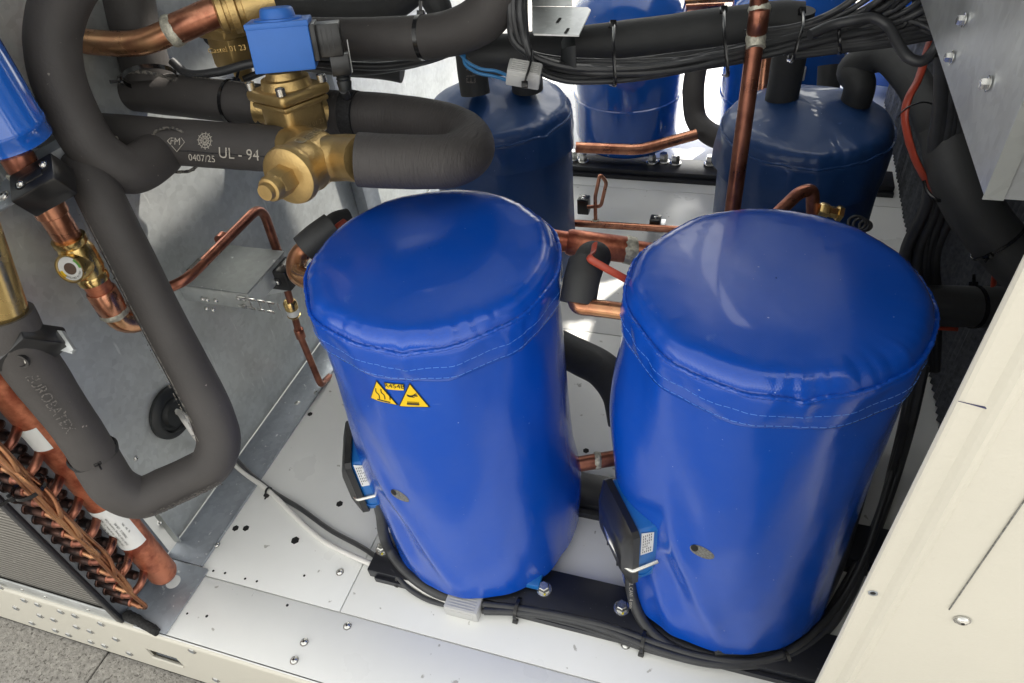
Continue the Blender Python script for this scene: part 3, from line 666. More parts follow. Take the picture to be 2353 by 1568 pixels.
def terminal_box(root, cx, cy, az, z0, z1, R0, R1, wn, wp):
    """blue plastic terminal box with a black cover held by a steel clip; wn/wp half widths away from / towards the viewer"""
    n = Vector((math.cos(az), math.sin(az), 0)); t = Vector((-n.y, n.x, 0)); up = Vector((0, 0, 1))
    c = Vector((cx, cy, 0))
    mid = (wp-wn)/2; hw = (wp+wn)/2
    mb = MB(); mb.box(c+n*(R0+R1)/2+t*mid+up*(z0+z1)/2, n*(R1-R0)/2, t*hw*.92, up*(z1-z0)/2*.95, .006, 3)
    bx = mb.build('terminal_box', M['boxblue'], root)
    # knock-out ring on the side that faces the front
    mb = MB(); side = t if t.y < 0 else -t; fc = c+n*(R0*.30+R1*.70)+t*mid+side*hw*.92+up*(z0+z1)/2
    ring = [fc+side*.0005+(n*math.cos(a)+up*math.sin(a))*.0115-up*((z1-z0)*.28) for a in [2*PI*i/24 for i in range(25)]]
    mb.sweep(ring, .0012, 6, caps=False); mb.build('knockout', M['boxblue'], bx)
    # cover: shallow tray with chamfered face
    mb = MB(); H = (z1-z0)/2; cz = (z0+z1)/2; W = hw
    def ringp(rr, w_, h_, ch):
        return [c+n*rr+t*(mid+sx*(w_-(ch if k in (0,) else 0)))+up*(cz+sz) for sx, sz, k in ((-1, -h_+ch, 1), (-1, h_-ch, 1), (-1, h_, 0), (1, h_, 0), (1, h_-ch, 1), (1, -h_+ch, 1), (1, -h_, 0), (-1, -h_, 0))]
    rs = [ringp(R1-.002, W, H, .006), ringp(R1+.007, W, H, .006), ringp(R1+.009, W*.95, H*.97, .006), ringp(R1+.018, W*.80, H*.55, .006)]
    vs = sum(rs, []); fs = [tuple(range(8)), tuple(range(31, 23, -1))]
    for j in range(3):
        for k in range(8): fs.append((j*8+k, j*8+(k+1) % 8, (j+1)*8+(k+1) % 8, (j+1)*8+k))
    mb.add(vs, fs, smooth=False); 
    for s_ in (-.35, .35): mb.box(c+n*(R1+.0125)+t*(mid+s_*W)+up*(cz-H*.62), n*.003, t*.0012, up*H*.26, .0005)
    mb.build('cover', M['black'], bx)
    mb = MB(); q = cz-H*.25
    pts = [c+n*(R0+.3*(R1-R0))+side*0+t*(mid)+side*(hw+.0012)+up*q, c+n*(R1+.008)+t*mid+side*(hw+.0012)+up*(q-.004), c+n*(R1+.0145)+t*mid+side*(hw*.8)+up*(q-.004), c+n*(R1+.019)+t*mid+up*(q+.002), c+n*(R1+.0145)+t*mid-side*(hw*.8)+up*(q+.006), c+n*(R0+.3*(R1-R0))+t*mid-side*(hw+.0012)+up*q]
    mb.sweep(fillet(pts, .004, 4), .0024, 8, flat=.4); mb.build('steel_clip', M['steel'], bx)
    # paper label
    lp = fc+side*.0006+up*(z1-z0)*.22-n*.001
    lw = (R1-R0)*.22
    P1 = [lp-n*lw+up*.024, lp+n*lw*.9+up*.030, lp+n*lw*.9-up*.020, lp-n*lw-up*.020]
    mb = MB(); mb.prism(P1, side*.0004); lb = mb.build('paper_label', M['paper'], bx)
    mb = MB()
    for i in range(5):
        for j in range(7):
            if random.random() < .8: mb.box(lp+side*.0008+n*(lw*.6-i*lw*.3)+up*(.022-j*.006), n*.0004, side*.0001, up*.0018)
    mb.build('small_print', M['ink'], lb)
    return bx

CL = empty('compressor', (-.332, .602, 0), 'blue jacketed compressor in front at the left, with two yellow warning triangles', 'compressor', 'front compressors in glossy blue jackets')
lb_, ll_, radL = jacket(CL, -.332, .602, .512, .148, .1575, 1.3, bulge=(.2, .09, .010, .5, .06), boxaz=-2.62, lap=-1.40, boxz=.19)
CR = empty('compressor', (.05, .6125, 0), 'blue jacketed compressor in front at the right, beside the cream cabinet panel', 'compressor', 'front compressors in glossy blue jackets')
rb2, rl_, radR = jacket(CR, .05, .6125, .512, .147, .156, 7.7, bulge=(-2.95, .34, .020, .45, .11), boxaz=-2.62, lap=-1.35, boxz=.19)
terminal_box(CL, -.332, .602, -2.70, .115, .232, .13, .168, .040, .052)
terminal_box(CR, .05, .6125, -2.55, .115, .235, .13, .170, .035, .060)
# sound-insulation peeking through the oval holes
def vent(root, body, cx, cy, rad, px, py, s=1):
    th, z = cyl_hit(px, py, cx, cy, .151)
    oval = [(th+.100*s*math.cos(a)*math.cos(.35)-.055*s*math.sin(a)*math.sin(.35), z-.0100*s*math.sin(a)*1.0-.004*math.cos(a)*s) for a in [2*PI*i/24 for i in range(24)]]
    oval = [(th+(u-th), v) for u, v in oval]
    surf_patch(body, cx, cy, rad, oval, .0004, 'wool', 'felt_opening', 3)
    h2 = [(th-.06*s+.028*s*math.cos(a), z+.0035*s-.006*s*math.sin(a)) for a in [2*PI*i/16 for i in range(16)]]
    surf_patch(body, cx, cy, rad, h2, .0009, 'hole', 'dark_gap', 2)
vent(CL, lb_, -.332, .602, radL, 920, 1137, .95); vent(CR, rb2, .05, .6125, radR, 1613, 1267, 1)
# warning stickers
def sticker(px_poly, name, root, shrink=.90, border=True):
    P = [cyl_hit(x, y, -.332, .602, .1525) for x, y in px_poly]; c = (sum(p[0] for p in P)/len(P), sum(p[1] for p in P)/len(P))
    if border: o = surf_patch(root, -.332, .602, radL, P, .0009, 'ink', name, 10); lf = .0013
    else: o = root; lf = .0012
    Q = [(c[0]+(p[0]-c[0])*shrink, c[1]+(p[1]-c[1])*shrink) for p in P]
    y = surf_patch(o, -.332, .602, radL, Q, lf, 'yellow', 'yellow_face' if border else name, 10)
    return (o if border else y), c
def ptsP(L): return [cyl_hit(x, y, -.332, .602, .1535) for x, y in L]
s1, c1 = sticker([(864, 873), (849, 915), (914, 932)], 'warning_sticker', lb_)
for dx in (0, 12, 24):
    surf_line(s1, -.332, .602, radL, ptsP([(862+dx, 893+dx*.12), (863+dx, 901+dx*.12), (869+dx, 907+dx*.12), (871+dx, 917+dx*.12)]), .00055, .0016, 'ink', 'heat_wave')
surf_line(s1, -.332, .602, radL, ptsP([(866, 918), (880, 922), (895, 926)]), .0008, .0016, 'ink', 'hot_surface_bar')
s2, c2 = sticker([(939.5, 883), (915, 934), (988, 937)], 'warning_sticker', lb_)
hand = ptsP([(932, 909), (938, 912), (946, 911.5), (953, 909), (947, 915), (941, 916), (935, 914)])
surf_patch(s2, -.332, .602, radL, hand, .0017, 'ink', 'hand_symbol', 3)
for q in ([(950, 910), (955, 908)], [(951, 911.5), (957, 911)], [(950, 913), (958, 914)], [(944, 915.5), (951, 916)]):
    q = [q[0], ((q[0][0]+q[1][0])/2, (q[0][1]+q[1][1])/2), q[1]]
    surf_line(s2, -.332, .602, radL, ptsP(q), .0005, .0017, 'ink', 'finger_line')
surf_line(s2, -.332, .602, radL, ptsP([(934, 930), (947, 931.2), (962, 932)]), .0012, .0016, 'ink', 'hot_surface_bar')
for i in range(11):
    x = 935+i*2.55; y = 929+i*.2
    surf_line(s2, -.332, .602, radL, ptsP([(x, y-4), (x, y-2), (x, y)]), .0003, .0016, 'ink', 'heat_line')
s3, c3 = sticker([(880.5, 879), (926.5, 886), (927, 899.5), (885, 893.5)], 'refrigerant_sticker', lb_, .95, True)
vs, fs = text_geo('R454B', .0088)
P4 = ptsP([(883.5, 886), (926, 892.5)])
mb = MB(); V = []
th0, z0 = (P4[0][0]+P4[1][0])/2, (P4[0][1]+P4[1][1])/2; sl = (P4[1][1]-P4[0][1])/((P4[1][0]-P4[0][0])*.15)
for x, y in vs:
    th = th0+x/.15; z = z0+y+sl*x; rr = radL(th, z)+.0019; V.append((-.332+math.cos(th)*rr, .602+math.sin(th)*rr, z))
mb.add(V, fs, smooth=False); mb.build('lettering', M['ink'], s3)
# compressor feet on the rail
for root, cx, cy in ((CL, -.332, .602), (CR, .05, .6125)):
    for sx, yy in (((1, .490), (1, .705)) if root is CL else ((-1, .705),)):
        if 1:
            mb = MB(); mb.box((cx+sx*.105, yy+(cy-yy)*.12, .002), Vector((.022, 0, 0)), Vector((0, .018, 0)), Vector((0, 0, .006)), .003); mb.build('foot', M['boxblue'], root)

# steel mounting rails
rail_f = empty('mounting_rail', (-.14, .49, FZ), 'black steel mounting rail on the floor under the front of the two compressors', 'rail', 'black mounting rails')
mb = MB(); mb.abox(-.484, .40, .455, .527, FZ+.0005, -.008, .002); mb.abox(-.47, .40, .449, .4545, FZ+.0005, -.018); mb.build('channel', M['blackm'], rail_f)
for px, py in ((1250, 1354), (1428, 1397), (880, 1262)):
    o = screw(rail_f, A(px, py, z=-.008), (0, 0, 1), .0095, .008, 'bolt', hexs=True, socket=False)
    mb = MB(); P = A(px, py, z=-.008)+Vector((0, 0, .0108)); mb.box(P, Vector((.0016, 0, 0)), Vector((0, .0055, 0)), Vector((0, 0, .0003))); mb.box(P+Vector((.003, -.008, -.008)), Vector((.0014, 0, 0)), Vector((0, .002, 0)), Vector((0, 0, .0005)))
    mb.build('paint_mark', M['ymark'], o)
rail_b = empty('mounting_rail', (-.14, .69, FZ), 'black steel mounting rail under the rear feet of the front compressors', 'rail', 'black mounting rails')
mb = MB(); mb.abox(-.484, .40, .655, .72, FZ+.0005, -.008, .002); mb.abox(-.47, .40, .643, .6545, FZ+.0005, -.016); mb.build('channel', M['blackm'], rail_b)
rail_c = empty('mounting_rail', (-.2, 1.78, FZ), 'black steel mounting rail far back under the glossy blue shells', 'rail', 'black mounting rails')
mb = MB(); mb.abox(-.80, .38, 1.755, 1.835, FZ+.0005, -.004, .002); mb.abox(-.80, .38, 1.745, 1.7545, FZ+.0005, -.018); mb.build('channel', M['blackm'], rail_c)
for px, py in ((1497, 374), (1524, 372), (1551, 376), (1630, 378), (1340, 371), (1318, 366), (1650, 381)):
    screw(rail_c, A(px, py, z=-.004), (0, 0, 1), .013, .018, 'bolt', hexs=True, socket=False)

# ================================================================== MIDDLE VESSELS in blue jackets, shade put into their colour
def crown_fn(peaks):
    def f(x, y):
        return sum(a*math.exp(-(((x-px)**2+(y-py)**2)/(s*s)))*(1+.05*math.sin(4*math.atan2(y-py, x-px)+1)) for px, py, a, s in peaks)+.005*noise.noise(Vector((x*12, y*16, 2)))+.0012*noise.noise(Vector((x*34, y*34, 5)))
    return f
VL = empty('compressor', (-.492, 1.296, 0), 'blue jacketed compressor, darkened as in shade, behind the left front one, two foam pipes leaving its peaked lid', 'compressor', 'rear compressors in navy jackets')
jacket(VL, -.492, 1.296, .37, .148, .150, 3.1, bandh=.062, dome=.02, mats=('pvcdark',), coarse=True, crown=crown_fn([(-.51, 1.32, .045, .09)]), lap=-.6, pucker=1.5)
VR = empty('compressor', (.106, 1.309, 0), 'blue jacketed compressor, darkened as in shade, behind the right front one, below two arched foam pipes', 'compressor', 'rear compressors in navy jackets')
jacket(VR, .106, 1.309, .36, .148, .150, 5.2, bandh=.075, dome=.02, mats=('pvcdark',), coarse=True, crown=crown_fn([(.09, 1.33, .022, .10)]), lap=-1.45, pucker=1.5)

# ================================================================== FAR BARE COMPRESSOR SHELLS
def shell(cx, cy, r, h, label):
    o = empty('compressor', (cx, cy, 0), label, 'compressor', 'glossy bare compressors at the back')
    mb = MB(); mb.lathe((cx, cy, .012), (0, 0, 1), [(0, r*.55), (0, r*.9), (.012, r*.97), (.035, r), (h*.32, r), (h*.325, r*1.02), (h*.34, r*1.02), (h*.345, r), (h*.8, r), (h*.9, r*.93), (h, r*.6)], 64); mb.build('shell', M['paintblue'], o)
    mb = MB(); mb.box((cx+.02, cy-r*.99, h*.62), Vector((.03, 0, 0)), Vector((0, .012, 0)), Vector((0, 0, .015)), .003); mb.build('terminal_plate', M['grey'], o)
    return o
shell(-.33, 1.921, .15, .42, 'glossy bare blue compressor far back between the two shaded rear jackets')
shell(.07, 1.95, .15, .42, 'glossy bare blue compressor far back, partly behind the upright copper pipe')
shell(.42-.0, 2.45, .14, .5, 'dark blue bare compressor furthest back at the right'); shell(-.40, 2.50, .17, .55, 'blue bare compressor furthest back, above the black foam pipe')

# ================================================================== INSULATED PIPES
def foam(label, pts, W=None, r=None, n=26, hole=0, mt='foam', wob=.03, smooth=9, seed=0, cap=True, group='foam insulated pipes'):
    root = empty('insulated_pipe', pts[0], label, 'insulated pipe', group)
    if r is None: r = pipe_od(pts, W)
    if isinstance(r, (list, tuple)):
        k = len(r)
        rr = lambda t, r=r, k=k: r[min(int(t*(k-1)), k-2)]*(1-(t*(k-1)-min(int(t*(k-1)), k-2)))+r[min(int(t*(k-1)), k-2)+1]*(t*(k-1)-min(int(t*(k-1)), k-2))
    else: rr = r
    c = catmull(pts, smooth)
    mb = MB(); mb.sweep(c, rr, n, wob=wob, seed=seed, hole=hole); mb.build('foam_sleeve', M[mt], root)
    return root, c, (r if not isinstance(r, (list, tuple)) else r[0])
def dirat(c, i): return (c[min(i+1, len(c)-1)]-c[max(i-1, 0)]).normalized()
TOCAM = lambda P: (EYE-P).normalized()
# P1 thick pipe, upper left, nearest
P1, c, r1 = foam('thick charcoal foam pipe curving down at the upper left, nearest the viewer, hooked end', [A(215, -110, d=.78), A(150, -20, d=.80), A(122, 70, d=.815), A(128, 160, d=.825), A(165, 260, d=.845), A(222, 350, d=.865), A(292, 391, d=.89), A(350, 365, d=.925), A(390, 322, d=.97)], W=112, n=32, wob=.025, seed=1)
# P2 behind
foam('foam pipe running straight down from the top edge into the upper horizontal pipe', [A(285, -60, d=.95), A(310, 60, d=.97), A(342, 180, d=1.0)], W=108, seed=2)
P3, c, r3 = foam('upper of two horizontal foam pipes at the left, ending at the solenoid valve', [A(120, 190, d=1.03), A(230, 200, d=1.02), A(400, 218, d=1.0), A(520, 232, d=.985), A(612, 243, d=.97)], W=92, n=28, seed=3, hole=.6)
ax = (A(533, 233, d=.98)-A(400, 218, d=1.0)); tie(P3, A(533, 233, d=.982), ax, r3, -DN*.2+RT*.1-FW*-.0)
pp = A(345, 190, d=.985); tie(P1, A(345, 178, d=.97), DN*1.0+RT*.25, .034, -RT*.9-FW*.3, .006)
pipe_text(P3, '0407/24', A(232, 178, d=1.015), ax, TOCAM(A(232, 178, d=1))*.8-DN*.62, r3+.001, .017, 'printdim')
pipe_text(P3, 'EUROBATEX', A(480, 226, d=.985), ax, TOCAM(A(480, 190, d=1))*.5-DN*.85, r3+.001, .017, 'printdim')
P4, c, r4 = foam('lower of two horizontal foam pipes at the left, printed with an emblem and UL 94', [A(175, 312, d=.965), A(260, 314, d=.955), A(400, 326, d=.945), A(540, 336, d=.935), A(668, 345, d=.925)], W=104, n=32, seed=4, hole=.6)
ax4 = A(640, 343, d=.927)-A(400, 326, d=.945); out4 = TOCAM(A(500, 340, d=.94))
pipe_text(P4, '0407/25', A(494, 352, d=.94), ax4, out4-DN*-.22, r4, .0115); pipe_text(P4, 'UL - 94', A(577, 350, d=.935), ax4, out4-DN*-.1, r4, .0185)
# round emblem: wheel with spokes, and the FM diamond
def emblem(parent, P, ax, out, r, R):
    ax = ax.normalized(); o = (out-ax*out.dot(ax)).normalized(); b = o.cross(ax); mb = MB()
    def mp(x, y): th = y/r; return P+ax*x+(o*math.cos(th)+b*math.sin(th))*(r+.0024)
    for rr in (R, R*.62): mb.sweep([mp(rr*math.cos(a), rr*math.sin(a)) for a in [2*PI*i/28 for i in range(29)]], .00055, 5, caps=False)
    for k in range(12):
        a = 2*PI*k/12; mb.sweep([mp(R*.2*math.cos(a), R*.2*math.sin(a)), mp(R*1.25*math.cos(a), R*1.25*math.sin(a))], .0005, 5)
    mb.build('printed_emblem', M['print_'], parent)
    return mp
emblem(P4, A(502, 333, d=.94), ax4, out4-DN*.12, r4, .0085)
mp = emblem(P4, A(438, 334, d=.945), ax4, out4-DN*.1, r4, .0001)
mb = MB(); mb.sweep([mp(x, y) for x, y in ((-.012, 0), (0, .012), (.012, 0), (0, -.012), (-.012, 0))], .0006, 5); mb.build('printed_diamond', M['print_'], P4)
pipe_text(P4, 'FM', A(436, 334, d=.945), ax4, out4-DN*.1, r4, .012)
pipe_text(P4, '9', A(306, 328, d=.95), ax4, out4-DN*.0, r4+.0012, .018)
# P5 long pipe down and P6 left riser: one formed line
P5, c, r5 = foam('long foam pipe sloping down the left side and turning up again beside the coil', [A(188, 330, d=.93), A(196, 375, d=.875), A(243, 476, d=.86), A(294, 577, d=.865), A(365, 719, d=.875), A(430, 840, d=.885), A(488, 955, d=.895), A(503, 1015, d=.90), A(485, 1066, d=.90), A(440, 1093, d=.90), A(385, 1118, d=.895), A(322, 1142, d=.885), A(268, 1122, d=.87), A(235, 1078, d=.86), A(214, 1040, d=.852)],
                 r=.0268, n=34, wob=.022, seed=5)
P6, c6, r6 = foam('straight foam pipe rising at the far left from the sleeve joint to the black clamp', [A(219, 1050, d=.85), A(182, 992, d=.83), A(120, 905, d=.80), A(60, 820, d=.765), A(20, 745, d=.735), A(8, 722, d=.728)], r=[.0255, .0255, .0285, .0285, .0285], n=32, seed=6)
ring = A(214, 1042, d=.853); axr = (A(182, 992, d=.83)-ring).normalized()
mb = MB(); mb.lathe(ring, axr, [(-.004, .028), (.002, .0295), (.004, .028), (.0035, .0245)], 32); mb.build('sleeve_lip', M['foamcut'], P5)
tie(P6, ring+axr*.006, axr, .0255, -DN*.3-FW*.6+RT*.2, .003)
axd = (A(430, 840, d=.885)-A(294, 577, d=.865)); 
for f, tx in ((.0, 'EUROBATEX 25 - 28'), (.55, '-50/105 C  UL'), (1.25, '0407/25 EUROBATEX')):
    P = A(294, 577, d=.865)+axd*f
    pipe_text(P5, tx, P, axd, TOCAM(P)*.42-RT*.9, r5+.0006, .0155, 'printdim' if f == .55 else 'print_')
P = A(418, 1100, d=.895); pipe_text(P5, 'EUROBATEX', P, A(322, 1142, d=.885)-A(485, 1066, d=.9), TOCAM(P)*.5+DN*.8, r5+.0008, .016, 'printdim', flip=False)
P = A(110, 900, d=.795); pipe_text(P6, 'EUROBATEX', P, A(182, 992, d=.83)-A(60, 820, d=.765), TOCAM(P)+DN*.3, r6+.0030, .015, 'printdim')
def glue_seam(parent, path, r, outf, mt='foamcut', seed=0):
    fr_ = frames(path); pp = []
    for i, (p, (t, a, b)) in enumerate(zip(path, fr_)):
        o_ = outf(p); o_ = (o_-t*o_.dot(t)).normalized(); sd = t.cross(o_)
        pp.append(p+o_*(r*1.004)+sd*.0016*noise.noise(Vector((i*.35, seed, 0))))
    k_ = MB(); k_.sweep(pp, lambda q: .0007+.0006*abs(noise.noise(Vector((q*40, seed, 3)))), 6, wob=.5, freq=300); return k_.build('glue_seam', M[mt], parent)
glue_seam(P5, catmull([A(243, 476, d=.86), A(294, 577, d=.865), A(365, 719, d=.875), A(430, 840, d=.885), A(488, 955, d=.895)], 14), r5, lambda p: TOCAM(p)*.62-RT*.8, 'solderdim', 1)
glue_seam(P5, catmull([A(470, 1078, d=.90), A(440, 1093, d=.90), A(385, 1118, d=.895), A(322, 1142, d=.885)], 10), r5, lambda p: TOCAM(p)*.45+DN*.9, 'solderdim', 2)
glue_seam(P4, catmull([A(430, 328, d=.943), A(540, 336, d=.935), A(640, 343, d=.927)], 14), r4, lambda p: TOCAM(p)+DN*.35, 'foamcut', 3)
glue_seam(P3, catmull([A(400, 218, d=1.0), A(480, 227, d=.99), A(590, 240, d=.975)], 14), r3, lambda p: TOCAM(p)*.6-DN*.8, 'solderdim', 4)
def glue_ring(parent, P, axis, r, seed): 
    k_ = MB(); ax_ = Vector(axis).normalized(); a_ = ax_.orthogonal().normalized(); b_ = ax_.cross(a_)
    k_.sweep([Vector(P)+(a_*math.cos(q)+b_*math.sin(q))*r*(1+.03*noise.noise(Vector((q*2, seed, 0)))) for q in [2*PI*i/60 for i in range(61)]], .0021, 7, caps=False, wob=.6, freq=220, seed=seed); return k_.build('glue_bead', M['solderdim'], parent)
glue_ring(P1, A(402, 345, d=.93), A(390, 322, d=.97)-A(350, 365, d=.925), .0315, 4)
glue_ring(P3, A(343, 186, d=.975), DN, .034, 6)
# brass end tube above P6
BT = empty('brass_tube', A(8, 700, d=.72), 'bare brass tube end leaving the foam pipe at the far left edge', 'brass fitting')
mb = MB(); mb.lathe(A(12, 725, d=.73), (A(-35, 600, d=.68)-A(12, 725, d=.73)), [(0, .0225), (.16, .0225)], 40); mb.build('tube', M['brassm'], BT)
# foam bits behind P5 (pipe in the shade) 
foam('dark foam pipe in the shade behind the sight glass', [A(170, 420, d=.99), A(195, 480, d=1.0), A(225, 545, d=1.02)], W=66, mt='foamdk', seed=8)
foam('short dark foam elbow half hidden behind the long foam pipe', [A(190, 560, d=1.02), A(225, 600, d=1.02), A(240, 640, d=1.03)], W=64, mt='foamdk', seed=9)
# U bend right of the valves
P7, c, r7 = foam('wrinkled foam pipe making a hairpin bend above the left compressor', [A(752, 258, d=.99), A(830, 262, d=.985), A(910, 270, d=.975), A(1000, 284, d=.945), A(1062, 308, d=.905), A(1078, 342, d=.862), A(1040, 368, d=.828), A(960, 372, d=.815), A(880, 370, d=.812), A(824, 367, d=.812)], W=111, n=36, wob=.022, seed=10, hole=.62, mt='foamwr')
mb = MB(); cc = catmull([A(790, 258, d=.984), A(803, 259, d=.983), A(822, 261, d=.981)], 5); mb.sweep(cc, r7*1.012, 34, wob=.02, freq=60); mb.build('foam_tape', M['foamcut'], P7)
P8, c, r8 = foam('big foam pipe behind the blue solenoid, rising to the top edge', [A(600, 85, d=.97), A(760, 90, d=.96), A(880, 89, d=.945), A(970, 86, d=.93), A(1050, 72, d=.91), A(1110, 40, d=.89), A(1150, -20, d=.87), A(1180, -90, d=.85)], r=[.0275, .0275, .0275, .028, .0285, .03, .031, .031], n=34, seed=11)
tie(P8, A(970, 86, d=.93), A(1000, 84, d=.925)-A(940, 88, d=.935), .0272, -DN*.9-FW*.25, .006)
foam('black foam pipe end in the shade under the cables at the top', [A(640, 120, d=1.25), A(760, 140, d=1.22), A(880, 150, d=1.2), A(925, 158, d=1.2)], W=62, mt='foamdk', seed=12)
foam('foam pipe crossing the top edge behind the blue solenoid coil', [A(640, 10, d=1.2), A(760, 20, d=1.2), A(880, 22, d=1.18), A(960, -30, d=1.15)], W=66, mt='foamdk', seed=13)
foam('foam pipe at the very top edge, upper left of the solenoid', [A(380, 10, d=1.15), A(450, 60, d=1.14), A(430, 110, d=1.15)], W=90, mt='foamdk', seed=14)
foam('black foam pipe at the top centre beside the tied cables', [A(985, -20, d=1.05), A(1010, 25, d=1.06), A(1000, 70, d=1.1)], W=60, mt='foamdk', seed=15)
P9, c, r9 = foam('black foam pipe carrying the cable harness across the top', [A(1085, 125, d=.98), A(1180, 125, d=.975), A(1300, 112, d=.965), A(1400, 100, d=.96), A(1500, 88, d=.955), A(1600, 74, d=.95), A(1700, 62, d=.945), A(1790, 52, d=.94), A(1838, 55, d=.935)], W=92, n=30, mt='foamdk', seed=16, wob=.03)
foam('dark upright foam pipe marked with letters, left of the rear peaked lid', [A(1078, 60, d=1.3), A(1082, 140, d=1.33), A(1092, 215, d=1.36)], W=70, mt='foamdk', seed=17)
P = A(1083, 160, d=1.33); eo = [o for o in bpy.data.objects if o.get('label', '').startswith('dark upright')][0]
pipe_text(eo, 'EUROB', P, -DN, TOCAM(P), .0295, .024, 'printdim')
foam('stub of black foam pipe on the peaked lid of the left rear compressor', [A(1212, 205, z=.42)+Vector((0, 0, .09)), A(1212, 205, z=.42)+Vector((0, 0, .04)), A(1212, 205, z=.42)], W=74, mt='foamdk', seed=18)
foam('upright foam pipe standing on the right rear lid, left one of the pair', [A(1793, 243, z=.385)+Vector((0, 0, .17)), A(1793, 243, z=.385)+Vector((0, 0, .09)), A(1793, 243, z=.385)], W=76, mt='foamdk', seed=19)
foam('arched foam pipe leaving the right rear lid and running down the right wall', [A(1958, 258, z=.37), A(1958, 258, z=.37)+Vector((0, 0, .055)), A(1958, 160, d=1.27), A(2025, 128, d=1.22), A(2078, 165, d=1.17), A(2118, 225, d=1.13), A(2150, 300, d=1.1), A(2165, 350, d=1.12)], W=72, mt='foamdk', seed=20, n=30)
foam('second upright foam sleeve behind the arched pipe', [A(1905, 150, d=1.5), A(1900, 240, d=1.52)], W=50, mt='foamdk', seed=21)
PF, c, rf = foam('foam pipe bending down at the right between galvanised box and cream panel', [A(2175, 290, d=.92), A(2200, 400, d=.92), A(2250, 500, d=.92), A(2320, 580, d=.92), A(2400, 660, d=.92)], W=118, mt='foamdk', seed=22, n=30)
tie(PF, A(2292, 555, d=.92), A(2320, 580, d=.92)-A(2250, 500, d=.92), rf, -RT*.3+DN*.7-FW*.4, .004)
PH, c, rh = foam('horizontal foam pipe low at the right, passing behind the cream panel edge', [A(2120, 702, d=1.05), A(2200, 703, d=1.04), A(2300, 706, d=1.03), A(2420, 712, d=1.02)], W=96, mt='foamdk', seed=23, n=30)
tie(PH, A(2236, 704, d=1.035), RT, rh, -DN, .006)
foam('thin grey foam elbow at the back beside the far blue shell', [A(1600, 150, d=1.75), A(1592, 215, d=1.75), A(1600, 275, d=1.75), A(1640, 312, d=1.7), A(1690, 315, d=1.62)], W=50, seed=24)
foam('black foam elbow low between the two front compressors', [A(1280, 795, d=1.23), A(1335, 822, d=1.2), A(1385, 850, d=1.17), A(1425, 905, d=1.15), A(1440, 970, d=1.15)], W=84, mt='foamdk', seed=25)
# little sleeves with copper elbows beside the compressors
def sleeve(label, pts, W, seed): return foam(label, pts, W=W, mt='foamdk', hole=.62, seed=seed, n=30, group='short foam sleeves on the copper elbows')
S1_, c, rs1 = sleeve('short open foam sleeve on the copper elbow left of the left compressor', [A(698, 572, d=.90), A(730, 545, d=.90), A(765, 520, d=.905)], 68, 31)
foam('rounded foam end with red tape peeking over the left compressor', [A(748, 530, d=.93), A(772, 508, d=.94), A(800, 500, d=.95)], W=44, mt='foamdk', seed=32)
S2_, c, rs2 = sleeve('short open foam sleeve on the copper elbow between the front compressors', [A(1327, 697, d=.80), A(1335, 650, d=.80), A(1345, 606, d=.81)], 84, 33)
foam('round foam elbow with a red tape band between the front compressors', [A(1345, 625, d=.84), A(1358, 592, d=.86), A(1368, 590, d=.88)], W=74, mt='foamdk', seed=34)

# ================================================================== COPPER PIPES
def cop(label, pts, W=None, r=None, R=.02, mt='copper', group='copper pipes', name='copper_pipe', n=20, sm=None):
    root = empty(name, pts[0], label, 'copper pipe', group)
    if r is None: r = pipe_od(pts, W)
    p = catmull(pts, 8) if sm else fillet(pts, R)
    mb = MB(); mb.sweep(p, r, n); mb.build('tube', M[mt], root); return root, p, r
def joint(root, P, axis, r, L=.012, mt='solder', name='solder_joint'):
    mb = MB(); ax = Vector(axis).normalized(); mb.sweep([Vector(P)-ax*L/2+ax*L*i/6 for i in range(7)], lambda t: r*(1.03+.10*math.sin(PI*t)), 22, wob=.10, freq=160, seed=random.random()*9); return mb.build(name, M[mt], root)
def collar(root, P0, P1_, r, mt='copper', name='coupling'):
    mb = MB(); ax = (P1_-P0); L = ax.length; mb.lathe(P0, ax, [(0, r*.9), (L*.06, r), (L*.94, r), (L, r*.9)], 28); return mb.build(name, M[mt], root)
C1, p, r = cop('wide copper pipe at the upper left with solder rings, behind the nearest foam pipe', [A(-60, 52, d=.93), A(40, 60, d=.93), A(130, 84, d=.93), A(230, 98, d=.925), A(320, 98, d=.92), A(385, 76, d=.915), A(460, 40, d=.91), A(530, 14, d=.905)], W=56, sm=1, mt='coppale', n=28)
collar(C1, A(392, 72, d=.914), A(505, 22, d=.907), r*1.17, 'copper'); joint(C1, A(398, 70, d=.914), A(460, 40, d=.91)-A(385, 76, d=.915), r*1.14, .014)
joint(C1, A(47, 60, d=.93), A(130, 84, d=.93)-A(40, 60, d=.93), r*1.08, .018); collar(C1, A(-60, 52, d=.93), A(40, 60, d=.93), r*1.1, 'copdark')
mk = MB(); mk.box(A(706*.3377/1.0*0+412, 28, d=.885), (RT*.7-DN*.35)*.005, (RT*.3+DN*.7)*.0016, FW*.0005)
